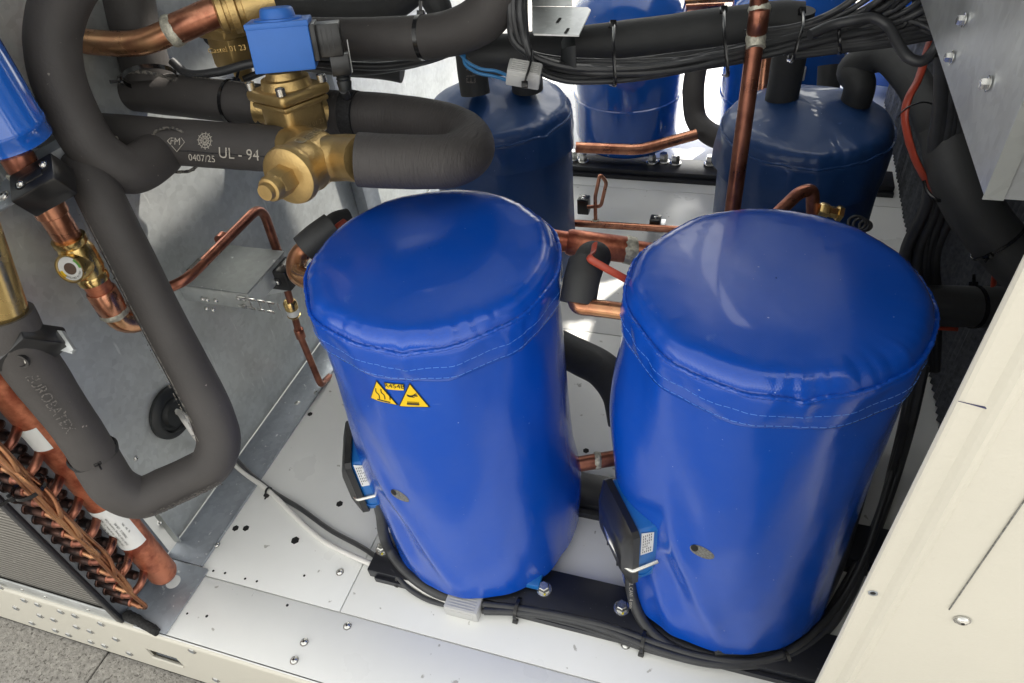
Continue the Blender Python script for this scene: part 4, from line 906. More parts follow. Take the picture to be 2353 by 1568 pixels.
# thin copper line at the shelf
zt2 = .424
K0 = A(600, 468, Y=.81); zt2 = K0.z
KL = A(415, 655, z=zt2); KE = A(370, 648, z=zt2)
C2, p, r = cop('thin copper pipe running to a peak and down through the black clamp on the shelf', [KE+Vector((-.03, -.02, -.01)), KL, A(600, 470, z=zt2), A(648, 607, Y=.81), A(657, 655, Y=.81)], r=.0078, R=.03, n=16, mt='copdark')
collar(C2, A(505, 555, z=zt2), A(517, 543, z=zt2), .0102, 'copdark'); 
P = A(455, 612, z=zt2); q = A(440, 627, z=zt2); mb = MB(); mb.lathe(q, P-q, [(0, .0084), ((P-q).length*1.6, .0084)], 20); mb.build('paper_band', M['wool'], C2)
D0 = A(658, 660, Y=.81); D1 = A(737, 886, Y=.81); D1.z = max(D1.z, -.012)
C3, p, r = cop('thin copper drain leg below the shelf clamp with brass check fitting, turning along the floor', [D0, A(671, 705, Y=.81), A(687, 765, Y=.81), A(737, 885, Y=.81), A(772, 847, Y=.90)], r=.0065, R=.014, n=16, mt='copdark')
P, q = A(664, 690, Y=.81), A(677, 728, Y=.81); ax = q-P
mb = MB(); mb.lathe(P, ax, [(0, .0095), (.004, .0125), (.018, .0125), (.019, .011), (.034, .011), (.035, .0125), (ax.length, .009)], 24); o = mb.build('brass_fitting', M['brassm'], C3)
mb = MB(); mb.lathe(P+ax.normalized()*.020, ax, [(0, .0113), (.013, .0113)], 24); mb.build('paper_band', M['paper'], C3)
collar(C3, A(685, 755, Y=.81), A(692, 775, Y=.81), .0092, 'copdark')
# copper elbow left of left compressor
cop('copper elbow coming out of the open foam sleeve, touching the left compressor', [A(760, 525, d=.905), A(712, 562, d=.90), A(684, 592, d=.895), A(684, 628, d=.885), A(722, 645, d=.87), A(760, 650, d=.86)], W=46, sm=1, n=26, mt='coppale')
C5, p, r = cop('copper elbow from the foam sleeve into the right compressor jacket', [A(1333, 640, d=.81), A(1322, 672, d=.80), A(1328, 700, d=.795), A(1360, 706, d=.79), A(1400, 711, d=.785), A(1450, 718, d=.78)], W=40, sm=1, n=26, mt='coppale')
C6, p, r = cop('fat copper header with flared coupling crossing behind the front compressors', [A(1230, 545, d=1.06), A(1310, 556, d=1.06), A(1430, 572, d=1.06), A(1600, 595, d=1.06)], W=48, n=28, mt='copred')
collar(C6, A(1302, 555, d=1.06), A(1443, 574, d=1.06), r*1.27, 'copred'); joint(C6, A(1447, 575, d=1.06), RT, r*1.22, .02)
C7, p, r = cop('upright copper pipe passing in front of the cable harness to the right compressor', [A(1749, -60, X=-.0), A(1745, -20, d=.83), A(1738, 70, d=.86), A(1680, 500, d=1.0)][1:], r=.0108, n=24, R=.05, mt='copdark')
collar(C7, A(1745, 18, d=.84), A(1738, 76, d=.86), .0123, 'copdark'); joint(C7, A(1744, 22, d=.843), DN, .0118, .008); joint(C7, A(1736, 90, d=.865), DN, .0108, .022)
C8, p, r = cop('brown copper elbow rising behind the right compressor next to the brass nut', [A(1770, 505, d=1.08), A(1835, 442, d=1.08), A(1866, 434, d=1.08), A(1868, 505, d=1.1)], W=30, R=.016, mt='copdark')
mb = MB(); mb.lathe(A(1880, 480, d=1.08), (RT+DN*.2), [(0, .009), (.006, .012), (.014, .012), (.016, .009), (.028, .009), (.029, .0125), (.036, .0125)], 6, smooth=False); mb.build('brass_nut', M['brassm'], C8)
cop('copper pipe at the back with a slight bend, in front of the far blue shell', [A(1322, 338, d=1.72), A(1470, 344, d=1.72), A(1600, 308, d=1.7)], W=25, R=.03, mt='copper')
cop('bent copper pipe at the top behind the harness', [A(1330, 60, d=1.9), A(1430, 16, d=1.9), A(1660, 12, d=1.9)], W=28, R=.04, mt='copper')
cop('pale copper pipe along the top edge at the back', [A(1530, 5, d=1.8), A(1800, -8, d=1.8)], W=14, mt='coppale')
cop('short upright copper pipe behind the harness next to the tall one', [A(1765, 100, d=1.4), A(1755, 170, d=1.42), A(1750, 235, d=1.44)], W=24, mt='copper')
C9, p, r = cop('low copper manifold lying on the floor at the back with a small loop', [A(1250, 508, z=.012), A(1400, 517, z=.012), A(1570, 528, z=.012), A(1660, 540, z=.012)], W=17, mt='copper')
b0 = A(1368, 512, z=.012); mb = MB(); mb.sweep(fillet([b0, b0+Vector((0, 0, .075)), b0+Vector((.006, .03, .12)), b0+Vector((.022, .03, .10)), b0+Vector((.014, .0, .05)), b0+Vector((-.02, 0, .045))], .008, 5), .0045, 12); mb.build('capillary_loop', M['copper'], C9)
joint(C9, b0, RT, .010, .016)
C10, p, r = cop('tarnished copper stub low between the two compressors', [A(1300, 1072, d=1.1), A(1345, 1063, d=1.1), A(1420, 1050, d=1.1)], W=36, mt='copdark'); joint(C10, A(1372, 1057, d=1.1), RT, r*1.02, .010)

# ================================================================== PIPE CLAMPS
def clamp(label, P, ex, ey, ez, hx, hy, hz, screws=(), bracket=None):
    root = empty('pipe_clamp', P, label, 'pipe clamp', 'black plastic pipe clamps')
    mb = MB(); mb.box(P, ex*hx, ey*hy, ez*hz, .003); mb.box(P+ez*hz*.9, ex*hx*.55, ey*hy*.35, ez*hz*.18, .002); bd = mb.build('body', M['black'], root)
    for u, v in screws:
        Q = P+ex*hx*u+ey*hy*v+ez*hz; screw(root, Q, ez, .0042, .003, 'screw')
        mb = MB(); mb.lathe(Q, ez, [(0, .0075), (.001, .0075), (.001, .0062), (0, .006)], 20); mb.build('boss', M['black'], root)
    return root
ez = (-FW*.86-DN*.35-RT*.25).normalized(); ex = (RT*.9-DN*.42).normalized(); ex = (ex-ez*ex.dot(ez)).normalized(); ey = ez.cross(ex)
K1 = clamp('black plastic clamp with two hex screws under the blue filter drier', A(100, 425, d=.80), ex, ey, ez, .029, .021, .017, ((-.45, -.15), (.62, .3)))
mb = MB(); mb.box(A(22, 440, d=.84), ex*.03, ey*.022, ez*.0015, .0006); mb.box(A(40, 400, d=.86), ex*.09, ey*.009, ez*.009, .001); mb.build('strut_channel', M['galvd'], K1)
screw(K1, A(10, 450, d=.825), ez, .006, .003)
ez = (-FW*.8-DN*.1+RT*-.3).normalized(); ex = (RT*.8-DN*.5).normalized(); ex = (ex-ez*ex.dot(ez)).normalized(); ey = ez.cross(ex)
K2 = empty('pipe_clamp', A(60, 820, d=.75), 'black hollow plastic clamp round the left foam pipe with zinc bracket', 'pipe clamp', 'black plastic pipe clamps')
mb = MB(); Pk = A(52, 800, d=.755)
mb.box(Pk+ex*.006-ey*.004, ex*.030, ey*.0125, ez*.027, .003); mb.build('body', M['black'], K2)
for px, py in ((12, 818), (50, 826)):
    ax = (ez*.35-ey*1).normalized()
    Q = A(px, py, d=.738)
    mb = MB(); mb.lathe(Q, -FW*.75+DN*.55, [(0, .0088), (.004, .0088), (.004, .0062), (-.004, .006)], 26); mb.build('screw_boss', M['black'], K2)
    mb = MB(); mb.lathe(Q+(-FW*.75+DN*.55)*.001, -FW*.75+DN*.55, [(0, .0055), (.0004, .0050)], 20); mb.build('screw_tip', M['steel'], K2)
bq = [(88, 752), (131, 758), (150, 772), (169, 802), (165, 812), (122, 800), (112, 782)]
mb = MB(); mb.prism([A(x, y, d=.765) for x, y in bq], FW*.004); mb.prism([A(x, y, d=.761) for x, y in ((131, 758), (141, 760), (169, 803), (160, 808))], FW*.006); mb.build('bracket', M['galvb'], K2)
screw(K2, A(122, 786, d=.763), -FW-DN*.1, .0055, .003)
ez = Vector((.25, -.9, .35)).normalized(); ex = Vector((1, .25, 0)).normalized(); ex = (ex-ez*ex.dot(ez)).normalized(); ey = ez.cross(ex)
K3 = clamp('small black clamp holding the thin copper pipe at the shelf end', A(640, 626, Y=.775), Vector((1, 0, 0)), Vector((0, 0, 1)), Vector((0, -1, 0)), .031, .020, .022, ((.35, -.1), (-.7, -.55)))
mb = MB(); mb.prism([A(x, y, Y=.80) for x, y in ((590, 655), (640, 600), (680, 610), (660, 668), (600, 680))], Vector((0, .002, 0))); mb.build('bracket', M['galvb'], K3)
clamp('small black clamp block on the floor at the back by the capillary loop', A(1341, 470, z=.02), Vector((1, 0, 0)), Vector((0, 1, 0)), Vector((0, 0, 1)), .015, .014, .022, ((0, .4), (0, -.4)))
K5 = clamp('black clamp on a bright zinc plate fixing the low copper manifold', A(1505, 513, z=.01), Vector((1, 0, 0)), Vector((0, 1, 0)), Vector((0, 0, 1)), .013, .014, .018, ((0, 0),))
mb = MB(); mb.box(A(1508, 518, z=-.005), Vector((.02, 0, 0)), Vector((0, .028, 0)), Vector((0, 0, .003)), .001); mb.build('plate', M['galvb'], K5)
gb = MB(); gb.lathe(wloc(grom)+Vector((.008, .004, 0)), (1, 0, 0), [(0, .02), (.004, .02)], 20)

# ================================================================== FILTER DRIER AND SIGHT GLASS
XD = -.79
def DV(px, py): return A(px, py, X=XD)
base_p = DV(190, 600); XDc, YDc = base_p.x, base_p.y
def onaxis(z): return Vector((XDc, YDc, z))
def z_at(py):
    lo, hi = 0, .95
    for _ in range(40):
        mid = (lo+hi)/2
        if PJ(onaxis(mid))[1] > py: lo = mid
        else: hi = mid
    return lo
FD = empty('filter_drier', onaxis(z_at(330)), 'glossy blue filter drier canister with white scuffs at the upper left edge', 'filter drier')
zb0 = z_at(345); rd = .047
pr = [(0, .016), (0, .026), (.003, .034), (.010, rd), (.024, rd), (.026, rd*1.03), (.031, rd*1.03), (.033, rd), (.20, rd), (.215, rd*.9), (.225, .02)]
mb = MB(); mb.lathe(onaxis(zb0), (0, 0, 1), pr, 56); mb.build('canister', M['paintblue'], FD)
SG = empty('sight_glass', onaxis(z_at(600)), 'brass sight glass on the copper line at the left, round window with indicator ring', 'sight glass')
up = Vector((0, 0, 1))
zs_ = [z_at(y) for y in (352, 392, 455, 540, 560, 650, 668, 700, 722)]
mb = MB(); L0 = z_at(722)
def tubeseg(z0, z1, r, mt, nm, par, prof=None):
    m_ = MB(); H = z1-z0; m_.lathe(onaxis(z0), up, prof or [(0, r*.93), (H*.05, r), (H*.95, r), (H, r*.93)], 32); return m_.build(nm, M[mt], par)
RCP = .0165
tubeseg(z_at(400), z_at(345), .018, 'copdark', 'copper_stub', SG); joint(SG, onaxis(z_at(395)), up, .0185, .012)
tubeseg(z_at(548), z_at(452), RCP, 'copper', 'copper_stub', SG); tubeseg(z_at(492), z_at(448), .0188, 'copper', 'copper_socket', SG)
zb1, zb2 = z_at(642), z_at(545); H = zb2-zb1
mb = MB(); mb.lathe(onaxis(zb1), up, [(0, .018), (0, .0195), (H*.12, .0200), (H*.16, .0185), (H*.3, .0215), (H*.7, .0215), (H*.84, .0185), (H*.88, .0205), (H*.99, .0205), (H, .018)], 40); bd = mb.build('brass_body', M['brassm'], SG)
wn_ = Vector((.25, -.93, .28)).normalized(); WC = onaxis((zb1+zb2)/2-.004)
mb = MB(); mb.lathe(WC+wn_*.008, wn_, [(0, .020), (.017, .020), (.020, .0185), (.020, .0165), (.017, .016)], 44); mb.build('window_bezel', M['brassm'], bd)
mb = MB(); mb.lathe(WC+wn_*.0252, wn_, [(0, .0158), (.0004, .0158)], 40); mb.build('indicator_ring', M['paper'], bd)
mb = MB(); mb.lathe(WC+wn_*.0258, wn_, [(0, .0078), (.0006, .0078)], 32); mb.build('glass', M['glass'], bd)
wx = up.cross(wn_).normalized(); wy = wn_.cross(wx)
mb = MB()
for i in range(9):
    a0 = .1+i*.1; q = WC+wn_*.0258+(wx*math.cos(a0)+wy*math.sin(a0))*.0135; mb.box(q, (wx*math.cos(a0)+wy*math.sin(a0))*.0018, (wy*math.cos(a0)-wx*math.sin(a0))*.0008, wn_*.0002)
mb.build('green_scale', M['green'], bd)
mb = MB()
for i in range(5):
    a0 = 3.4+i*.12; q = WC+wn_*.0258+(wx*math.cos(a0)+wy*math.sin(a0))*.0135; mb.box(q, (wx*math.cos(a0)+wy*math.sin(a0))*.0018, (wy*math.cos(a0)-wx*math.sin(a0))*.001, wn_*.0002)
mb.build('yellow_scale', M['yellow'], bd)
mb = MB()
for i, chx in enumerate('CASTEL-MADE IN ITALY'):
    a0 = 3.95+i*.105; vs, fs = text_geo(chx, .0034)
    if not vs: continue
    ur = (wx*math.cos(a0)+wy*math.sin(a0)); ut = (wy*math.cos(a0)-wx*math.sin(a0)); q = WC+wn_*.0262+ur*.0125
    mb.add([q+ut*x-ur*y for x, y in vs], fs, smooth=False)
mb.build('ring_lettering', M['ink'], bd)
tubeseg(z_at(668), z_at(640), RCP, 'copred', 'copper_stub', SG); tubeseg(z_at(712), z_at(665), .0192, 'copper', 'copper_socket', SG); joint(SG, onaxis(z_at(715)), up, .0178, .010)
# U bend at its lower end
q0 = onaxis(z_at(706)); dirn = Vector((.38, .92, 0)).normalized()
cu = [q0, q0+Vector((0, 0, -.012))]
Rb = .026
for i in range(1, 13):
    a = PI*i/12; cu.append(q0+Vector((0, 0, -.012))+dirn*Rb*(1-math.cos(a))+Vector((0, 0, -Rb*math.sin(a))))
cu += [cu[-1]+Vector((0, 0, .03)), cu[-1]+Vector((0, 0, .10))]
mb = MB(); mb.sweep(cu, RCP*1.02, 28); mb.build('return_bend', M['coppale'], SG)
joint(SG, cu[-2], up, RCP*1.05, .02)

# ================================================================== SOLENOID VALVE
def fr(axis_px, tiltdeg, spin, px, py, d):
    """local frame: up axis leaning in the picture by axis_px, top tilted to the viewer"""
    u0 = (RT*axis_px[0]+DN*axis_px[1]).normalized(); t = math.radians(tiltdeg)
    upv = (u0*math.cos(t)-FW*math.sin(t)).normalized()
    e = upv.orthogonal().normalized()
    ref = (RT-upv*RT.dot(upv)).normalized(); side = upv.cross(ref)
    s = math.radians(spin); ex_ = ref*math.cos(s)+side*math.sin(s); ey_ = upv.cross(ex_)
    return A(px, py, d=d), ex_, ey_, upv
d0 = .90; K = d0/FPX
SV = empty('solenoid_valve', A(680, 270, d=d0+.03), 'cast brass solenoid valve with blue coil and black plug at the top centre', 'valve')
O, ex, ey, uz = fr((-.10, -1), 36, 0, 676, 262, d0+.03)
s = math.radians(-38); fx = ex*math.cos(s)+ey*math.sin(s); fy = uz.cross(fx)
mb = MB()
top = O+uz*.036
# body
mb.box(O+uz*.0, fx*.031, fy*.031, uz*.028, .010, 3); mb.box(O+uz*.030, fx*.0395, fy*.0395, uz*.0075, .006, 3); mb.box(O+uz*.018, fx*.036, fy*.036, uz*.004, .004)
mb.lathe(O+uz*.037, uz, [(0, .033), (.003, .032), (.011, .0305), (.012, .0235), (.020, .0215), (.022, .018), (.040, .0165), (.045, .0165)], 44)
axp = (A(760, 258, d=.985)-A(605, 243, d=.965)).normalized()
mb.sweep([A(590, 243, d=.965), A(670, 251, d=.965), A(775, 259, d=.985)], .0235, 36, hole=0)
vb = mb.build('brass_body', M['brass'], SV)
for a, b in ((1, 1), (-1, 1), (1, -1), (-1, -1)):
    Q = O+uz*.0375+fx*.0325*a+fy*.0325*b
    mb = MB(); mb.lathe(Q, uz, [(0, .0062), (.009, .0062), (.0095, .0055)], 24); o = mb.build('cap_screw', M['steel'], SV)
    mb = MB(); mb.lathe(Q+uz*.0095, uz, [(0, .0032), (.0002, .0032)], 6, smooth=False); mb.build('socket', M['galvd'], o)
mb = MB(); mb.lathe(O+uz*.082, uz, [(0, .0125), (.012, .0125)], 28); mb.build('steel_stem', M['steel'], SV)
# blue coil block
CB = A(652, 106, d=.865); Ob, bx_, by_, bz_ = fr((-.07, -1), 31, 10, 648, 104, .865)
mb = MB(); mb.box(CB, bx_*.0365, by_*.030, bz_*.0255, .002); mb.box(CB+bz_*.027, bx_*.0372, by_*.0307, bz_*.0035, .0015); cb = mb.build('coil', M['coilblue'], SV)
mb = MB(); mb.lathe(CB+bz_*.029, bz_, [(0, .0290), (.0035, .0285), (.004, .0215), (.013, .0195), (.015, .0175)], 44); mb.build('coil_cap', M['coilblue'], cb)
side = bx_
QC = CB+side*.055+bz_*.004
mb = MB(); mb.box(QC-side*.016+bz_*.0, side*.004, by_*.026, bz_*.021, .001); mb.box(QC, side*.0165, by_*.0185, bz_*.019, .0015); 
for i in range(3): mb.box(QC-by_*.0188+side*(-.006+i*.006)*1-side*0, side*.0005, by_*.0006, bz_*.014)
mb.box(QC+side*.010-bz_*.030, side*.012, by_*.013, bz_*.013, .0015); pl = mb.build('plug', M['black'], SV)
mb = MB(); mb.lathe(QC+side*.010-bz_*.042, -bz_, [(0, .0085), (.002, .0095), (.004, .0085), (.006, .0095), (.008, .0085), (.010, .0095), (.02, .008)], 24); mb.build('cable_gland', M['rubber'], pl)
n_ = side; lc = QC+side*.0235-bz_*.022
e2 = (by_*-1 if by_.dot(FW) > 0 else by_)
mb = MB(); mb.box(lc-side*.0008, side*.0004, by_*.0045, bz_*.019); lab = mb.build('number_label', M['paper'], pl)
fronty = by_ if by_.dot(FW) < 0 else -by_
flat_text(lab, 'Y1.3', lc-side*.0002, -bz_, -fronty, .0105, 'ink')
# raised foundry text on the body
ff = (-FW-uz*(-FW).dot(uz)).normalized(); tx_ = uz.cross(ff); tx_ = tx_ if tx_.dot(RT) > 0 else -tx_
fn = max((fx, -fx, fy, -fy), key=lambda v: v.dot(-FW+RT*.35)); ft = uz.cross(fn); ft = ft if ft.dot(RT) > 0 else -ft
flat_text(SV, 'Castel 01 23', O+fn*.0316-uz*.010, ft, uz, .0088, 'brasslt', 'foundry_mark', .0)
# ================================================================== BRASS STRAINER / CHECK VALVE
BV = empty('strainer_valve', A(720, 370, d=.86), 'cast brass angle strainer with hex cap, in front of the hairpin foam pipe', 'valve')
T0 = A(608, 443, d=.775); T1 = A(778, 326, d=.89); ax = (T1-T0).normalized(); K = .83/FPX
prof = [(0, 12), (0, 18), (10, 20), (12, 20), (14, 26), (22, 29), (34, 29), (36, 26), (36, 27), (46, 28), (78, 29), (80, 40), (82, 58), (86, 65), (96, 68), (104, 68), (112, 65), (118, 63), (150, 62), (156, 65), (162, 63), (205, 64), (228, 58), (246, 42), (254, 20)]
mb = MB(); mb.lathe(T0, ax, [(h*K, r*K) for h, r in prof], 56); 
mb.lathe(T0+ax*(34*K), ax, [(0, 30*K), (4*K, 33*K), (44*K, 34*K), (46*K, 30*K)], 6, smooth=False)
mid = T0+ax*(185*K)
mb.sweep(catmull([mid+RT*.0, A(790, 362, d=.84), A(836, 366, d=.815)], 5), .0275, 34); mb.sweep(catmull([mid, A(700, 338, d=.90), A(655, 342, d=.925)], 5), .0265, 34)
mb.build('brass_body', M['brass'], BV)
tdir = (-FW-ax*(-FW).dot(ax)).normalized(); 
flat = T0+ax*(150*K)
pipe_text(BV, 'Castel', T0+ax*(178*K), ax, tdir*.75-DN*.75, 60*K, .019, 'brasslt', name='foundry_mark')

# second, partly seen brass valve at the top left
BV2 = empty('expansion_valve', A(550, 60, d=1.0), 'partly hidden cast brass valve at the top, left of the blue coil', 'valve')
mb = MB(); a0 = A(497, 30, d=.905); a1 = A(640, 0, d=.92); axv = (a1-a0).normalized()
mb.lathe(a0, axv, [(0, .018), (.003, .0255), (.010, .0255), (.011, .022), (.016, .022), (.017, .0285), (.026, .0285), (.028, .021), (.034, .021), (.035, .026), (.075, .026)], 40)
Ov, vx, vy, vz = fr((-.1, -1), 36, 0, 535, 88, 1.0); vfx = vx*math.cos(s)+vy*math.sin(s); vfy = vz.cross(vfx)
mb.box(Ov+vz*.012, vfx*.034, vfy*.034, vz*.007, .004); mb.box(Ov-vz*.012, vfx*.027, vfy*.027, vz*.025, .006); mb.lathe(Ov+vz*.018, vz, [(0, .028), (.012, .026), (.014, .018), (.03, .018)], 36)
mb.lathe(Ov-vz*.035, -vz, [(0, .014), (.022, .013), (.024, .009)], 30)
mb.build('brass_body', M['brass'], BV2)
flat_text(BV2, 'Castel 01 23', Ov+ff*.0375-vz*.006, tx_, vz, .0105, 'brassm', 'foundry_mark')

# ================================================================== CABLES ON THE FLOOR
def cable(parent, pts, r, mt='cable', name='cable', n=12, sm=8, wob=0):
    mb = MB(); mb.sweep(catmull(pts, sm), r, n, wob=wob); return mb.build(name, M[mt], parent)
def Fz(L, z=-.022): return [A(x, y, z=z+(q if len(e) == 0 else e[0])) if False else A(x, y, z=z) for (x, y, *e) in L for q in (0,)]
FB = empty('cable_bundle', A(1400, 1430, z=FZ), 'bundle of black cables tied together along the front rail and round the right compressor', 'cable bundle')
main = [(1105, 1392), (1190, 1398), (1300, 1418), (1400, 1447), (1500, 1482), (1600, 1509), (1690, 1520), (1760, 1516), (1830, 1490), (1890, 1435), (1940, 1360), (1985, 1270), (2020, 1180), (2050, 1080)]
for k, (dx, dy, dz, r) in enumerate(((0, -12, .004, .0058), (0, 2, 0, .0058), (0, 12, .001, .005), (4, -4, .012, .0056), (10, 8, .009, .006))):
    pts = [A(x+dx+3*math.sin(i*1.7+k), y+dy+3*math.sin(i*1.3+k*2), z=-.022+dz) for i, (x, y) in enumerate(main)]
    pts += [A(2075+k*6, 960, Y=.86), A(2098+k*7, 840, Y=.90)]
    cable(FB, pts, r)
for k in range(3):
    cable(FB, [A(x+k*5, y-6-k*7, z=-.004+k*.006) for x, y in ((1640, 1500), (1760, 1490), (1850, 1440), (1910, 1340), (1950, 1220), (1980, 1120), (2010, 1010))], .007)
for px, py in ((1190, 1398), (1478, 1472), (1797, 1505)):
    dr = (A(px+20, py+(6 if px < 1600 else -10), z=-.02)-A(px, py, z=-.02)); tie(FB, A(px, py, z=-.017), dr, .0155, -DN*-.9-FW*.2, .005)
JB = empty('junction_box', A(1068, 1392, z=FZ), 'small light grey ribbed junction box on the floor below the left compressor', 'junction box', 'grey junction boxes')
def jbox(root, P, ex, ey, ez, hx, hy, hz, n=8):
    mb = MB(); mb.box(P, ex*hx, ey*hy, ez*hz, .002)
    for i in range(n):
        mb.box(P+ez*hz+ey*(-hy*.8+1.6*hy*i/(n-1)), ex*hx*.8, ey*.0009, ez*.0008, .0003)
    mb.box(P-ey*hy*1.0, ex*hx*.7, ey*.0008, ez*hz*.5, .0003)
    return mb.build('housing', M['grey'], root)
jbox(JB, A(1068, 1385, z=FZ+.014), Vector((1, 0, 0)), Vector((0, 1, 0)), Vector((0, 0, 1)), .0268, .019, .013)
WC_ = empty('cable_bundle', wloc(grom)+Vector((.02, 0, 0)), 'white and black cable pair running from the grommet over the floor to the grey box', 'cable bundle')
g0 = wloc(grom)
cable(WC_, [g0, g0+Vector((.015, 0, .002)), A(425, 968, X=-.80), A(455, 1010, X=-.79), A(500, 1050, X=-.775)], .0042, 'cableg', 'white_cable')
cable(WC_, [g0+Vector((0, 0, .004)), g0+Vector((.018, .0, .005)), A(432, 965, X=-.80), A(462, 1002, X=-.79)], .0040, 'cableg', 'white_cable')
mb = MB(); a, b = A(452, 995, X=-.785), A(482, 1030, X=-.780); mb.sweep([a, b], .0085, 10); mb.build('cable_joint', M['cableg'], WC_)
cable(WC_, [A(480, 1028, X=-.780), A(520, 1050, z=-.005), A(560, 1085, z=-.02), A(617, 1127, z=-.024), A(680, 1188, z=-.0255), A(740, 1240, z=-.0255), A(800, 1272, z=-.02), A(860, 1298, z=-.015), A(920, 1326, z=-.015), A(975, 1357, z=-.018), A(1042, 1385, z=-.018)], .0046, 'cableg', 'white_cable')
cable(WC_, [A(540, 1052, z=-.005), A(580, 1092, z=-.022), A(625, 1128, z=-.0255), A(690, 1168, z=-.0255), A(760, 1218, z=-.0255), A(840, 1262, z=-.022), A(900, 1310, z=-.012), A(940, 1352, z=-.016), A(985, 1378, z=-.022), A(1042, 1393, z=-.022)], .0042, 'cable', 'black_cable')
for px, py, rr in ((617, 1127, .006), (920, 1325, .0105)): tie(WC_, A(px, py, z=-.022), A(px+20, py+10, z=-.02)-A(px, py, z=-.02), rr, DN*.8-FW*.3, .004)
c = empty('power_cable', A(875, 1160, d=1.05), 'thick black cable curling from the left terminal box round the foot of the jacket', 'cable')
cable(c, [A(868, 1150, d=1.05), A(876, 1185, d=1.075), A(880, 1220, d=1.09), A(895, 1262, z=.004), A(925, 1303, z=-.008), A(965, 1338, z=-.012), A(1015, 1365, z=-.014), A(1060, 1375, z=-.016)], .0088, n=16)
c = empty('power_cable', A(1445, 1300, d=.99), 'thick black cable hanging from the right terminal box down to the front bundle', 'cable')
pts = [A(1440, 1285, d=.985), A(1446, 1320, d=1.0), A(1452, 1365, d=1.015), A(1470, 1415, z=-.002), A(1500, 1455, z=-.010), A(1550, 1490, z=-.014), A(1620, 1512, z=-.016)]
cable(c, pts, .0082, n=16); pipe_text(c, 'GENERAL CAVI  4 mm', A(1449, 1345, d=1.006), DN, TOCAM(A(1449, 1345, d=1)), .0084, .006, 'print_')

# ================================================================== CABLE HARNESS ACROSS THE TOP
HN = empty('cable_harness', A(1500, 130, d=.95), 'big harness of black cables strapped under the foam pipe across the top', 'cable harness')
cen = [(1195, -40, .86), (1190, 30, .87), (1196, 90, .885), (1225, 140, .895), (1290, 160, .90), (1380, 163, .90), (1480, 158, .90), (1580, 146, .90), (1680, 128, .90), (1780, 108, .90), (1880, 88, .895), (1980, 72, .885), (2080, 52, .87)]
for k in range(17):
    o1 = random.uniform(-20, 20); ph = random.random()*6; r = random.choice((.0034, .004, .0045, .0048))
    ends = [(2150+random.uniform(-10, 25), random.uniform(-20, 90), .84), (2200, random.uniform(-80, 60), .8)]
    if k % 2: ends = [(2050+random.uniform(-60, 60), random.uniform(-10, 30), .85), (2130+random.uniform(-60, 40), -60, .8)]
    pts = []
    for i, (x, y, d) in enumerate(cen):
        sp = 1.0 if 2 < i < 11 else 1.15
        off = (o1+7*math.sin(i*.9+ph))*sp; dd = .012*math.sin(ph+i*.4)
        if i < 3: pts.append(A(x+off*.9, y, d=d+dd))
        else: pts.append(A(x+(off*.5 if i == 3 else 0), y+off, d=d+dd))
    pts += [A(x, y, d=d) for x, y, d in ends]
    cable(HN, pts, r, n=9, sm=6)
for i in range(12):   # fan of cables at the top right
    y0 = 45+i*9; xs = 1830+i*10
    pts = [A(xs-120, 75+i*5, d=.90), A(xs, 60+i*5, d=.89), A(xs+80+i*6, 30+i*6, d=.87), A(xs+140+i*12, -10+i*7, d=.85), A(xs+190+i*14, -60+i*8, d=.82)]
    cable(HN, pts, random.choice((.0036, .0044, .005)), n=9, sm=6)
for px, py, up_ in ((1411, 120, 0), (1668, 90, 0), (1835, 85, 0), (1927, 80, 0)):
    a, b = {1411: ((1408, 55), (1413, 190)), 1668: ((1662, 22), (1672, 168)), 1835: ((1842, 25), (1822, 135)), 1927: ((1926, 48), (1930, 118))}[px]
    for sgn in (1,):
        P = [A(a[0]-8, a[1]+6, d=.93), A(a[0], a[1], d=.905), A(a[0]+1, (a[1]*2+b[1])/3, d=.865), A((a[0]+b[0])/2, (a[1]+b[1]*2)/3, d=.862), A(b[0], b[1], d=.875), A(b[0]-12, b[1]+4, d=.92)]
        mb = MB(); mb.sweep(catmull(P, 6), .0026, 8, flat=.5); mb.box(P[1], RT*.0042, DN*.0042, FW*.004, .0008); mb.build('cable_tie', M['tie'], HN)
BW = empty('blue_wires', A(1100, 150, d=1.0), 'pair of thin blue wires leading to the grey box on the harness', 'wires')
cable(BW, [A(1058, 125, d=.93), A(1075, 143, d=.93), A(1105, 158, d=.925), A(1140, 163, d=.92), A(1172, 176, d=.91)], .0023, 'cableb', 'blue_wire'); cable(BW, [A(1066, 126, d=.93), A(1068, 146, d=.93), A(1095, 166, d=.925), A(1135, 175, d=.92), A(1172, 186, d=.91)], .0023, 'cableb', 'blue_wire')
JB2 = empty('junction_box', A(1205, 170, d=.88), 'light grey ribbed junction box strapped to the harness above the rear lid', 'junction box', 'grey junction boxes')
jx = (RT*.98+DN*.17).normalized(); jn = (-FW*.8-DN*.55).normalized(); jn = (jn-jx*jn.dot(jx)).normalized(); jy = jn.cross(jx)
jbox(JB2, A(1204, 170, d=.87), jx, jy, jn, .021, .013, .011, 6)
mb = MB(); mb.sweep(catmull([A(1222, 120, d=.88), A(1217, 150, d=.855), A(1208, 180, d=.852), A(1204, 198, d=.86)], 5), .0024, 8, flat=.5); mb.box(A(1205, 195, d=.855), RT*.004, DN*.004, FW*.004, .0008); mb.build('cable_tie', M['tie'], JB2)
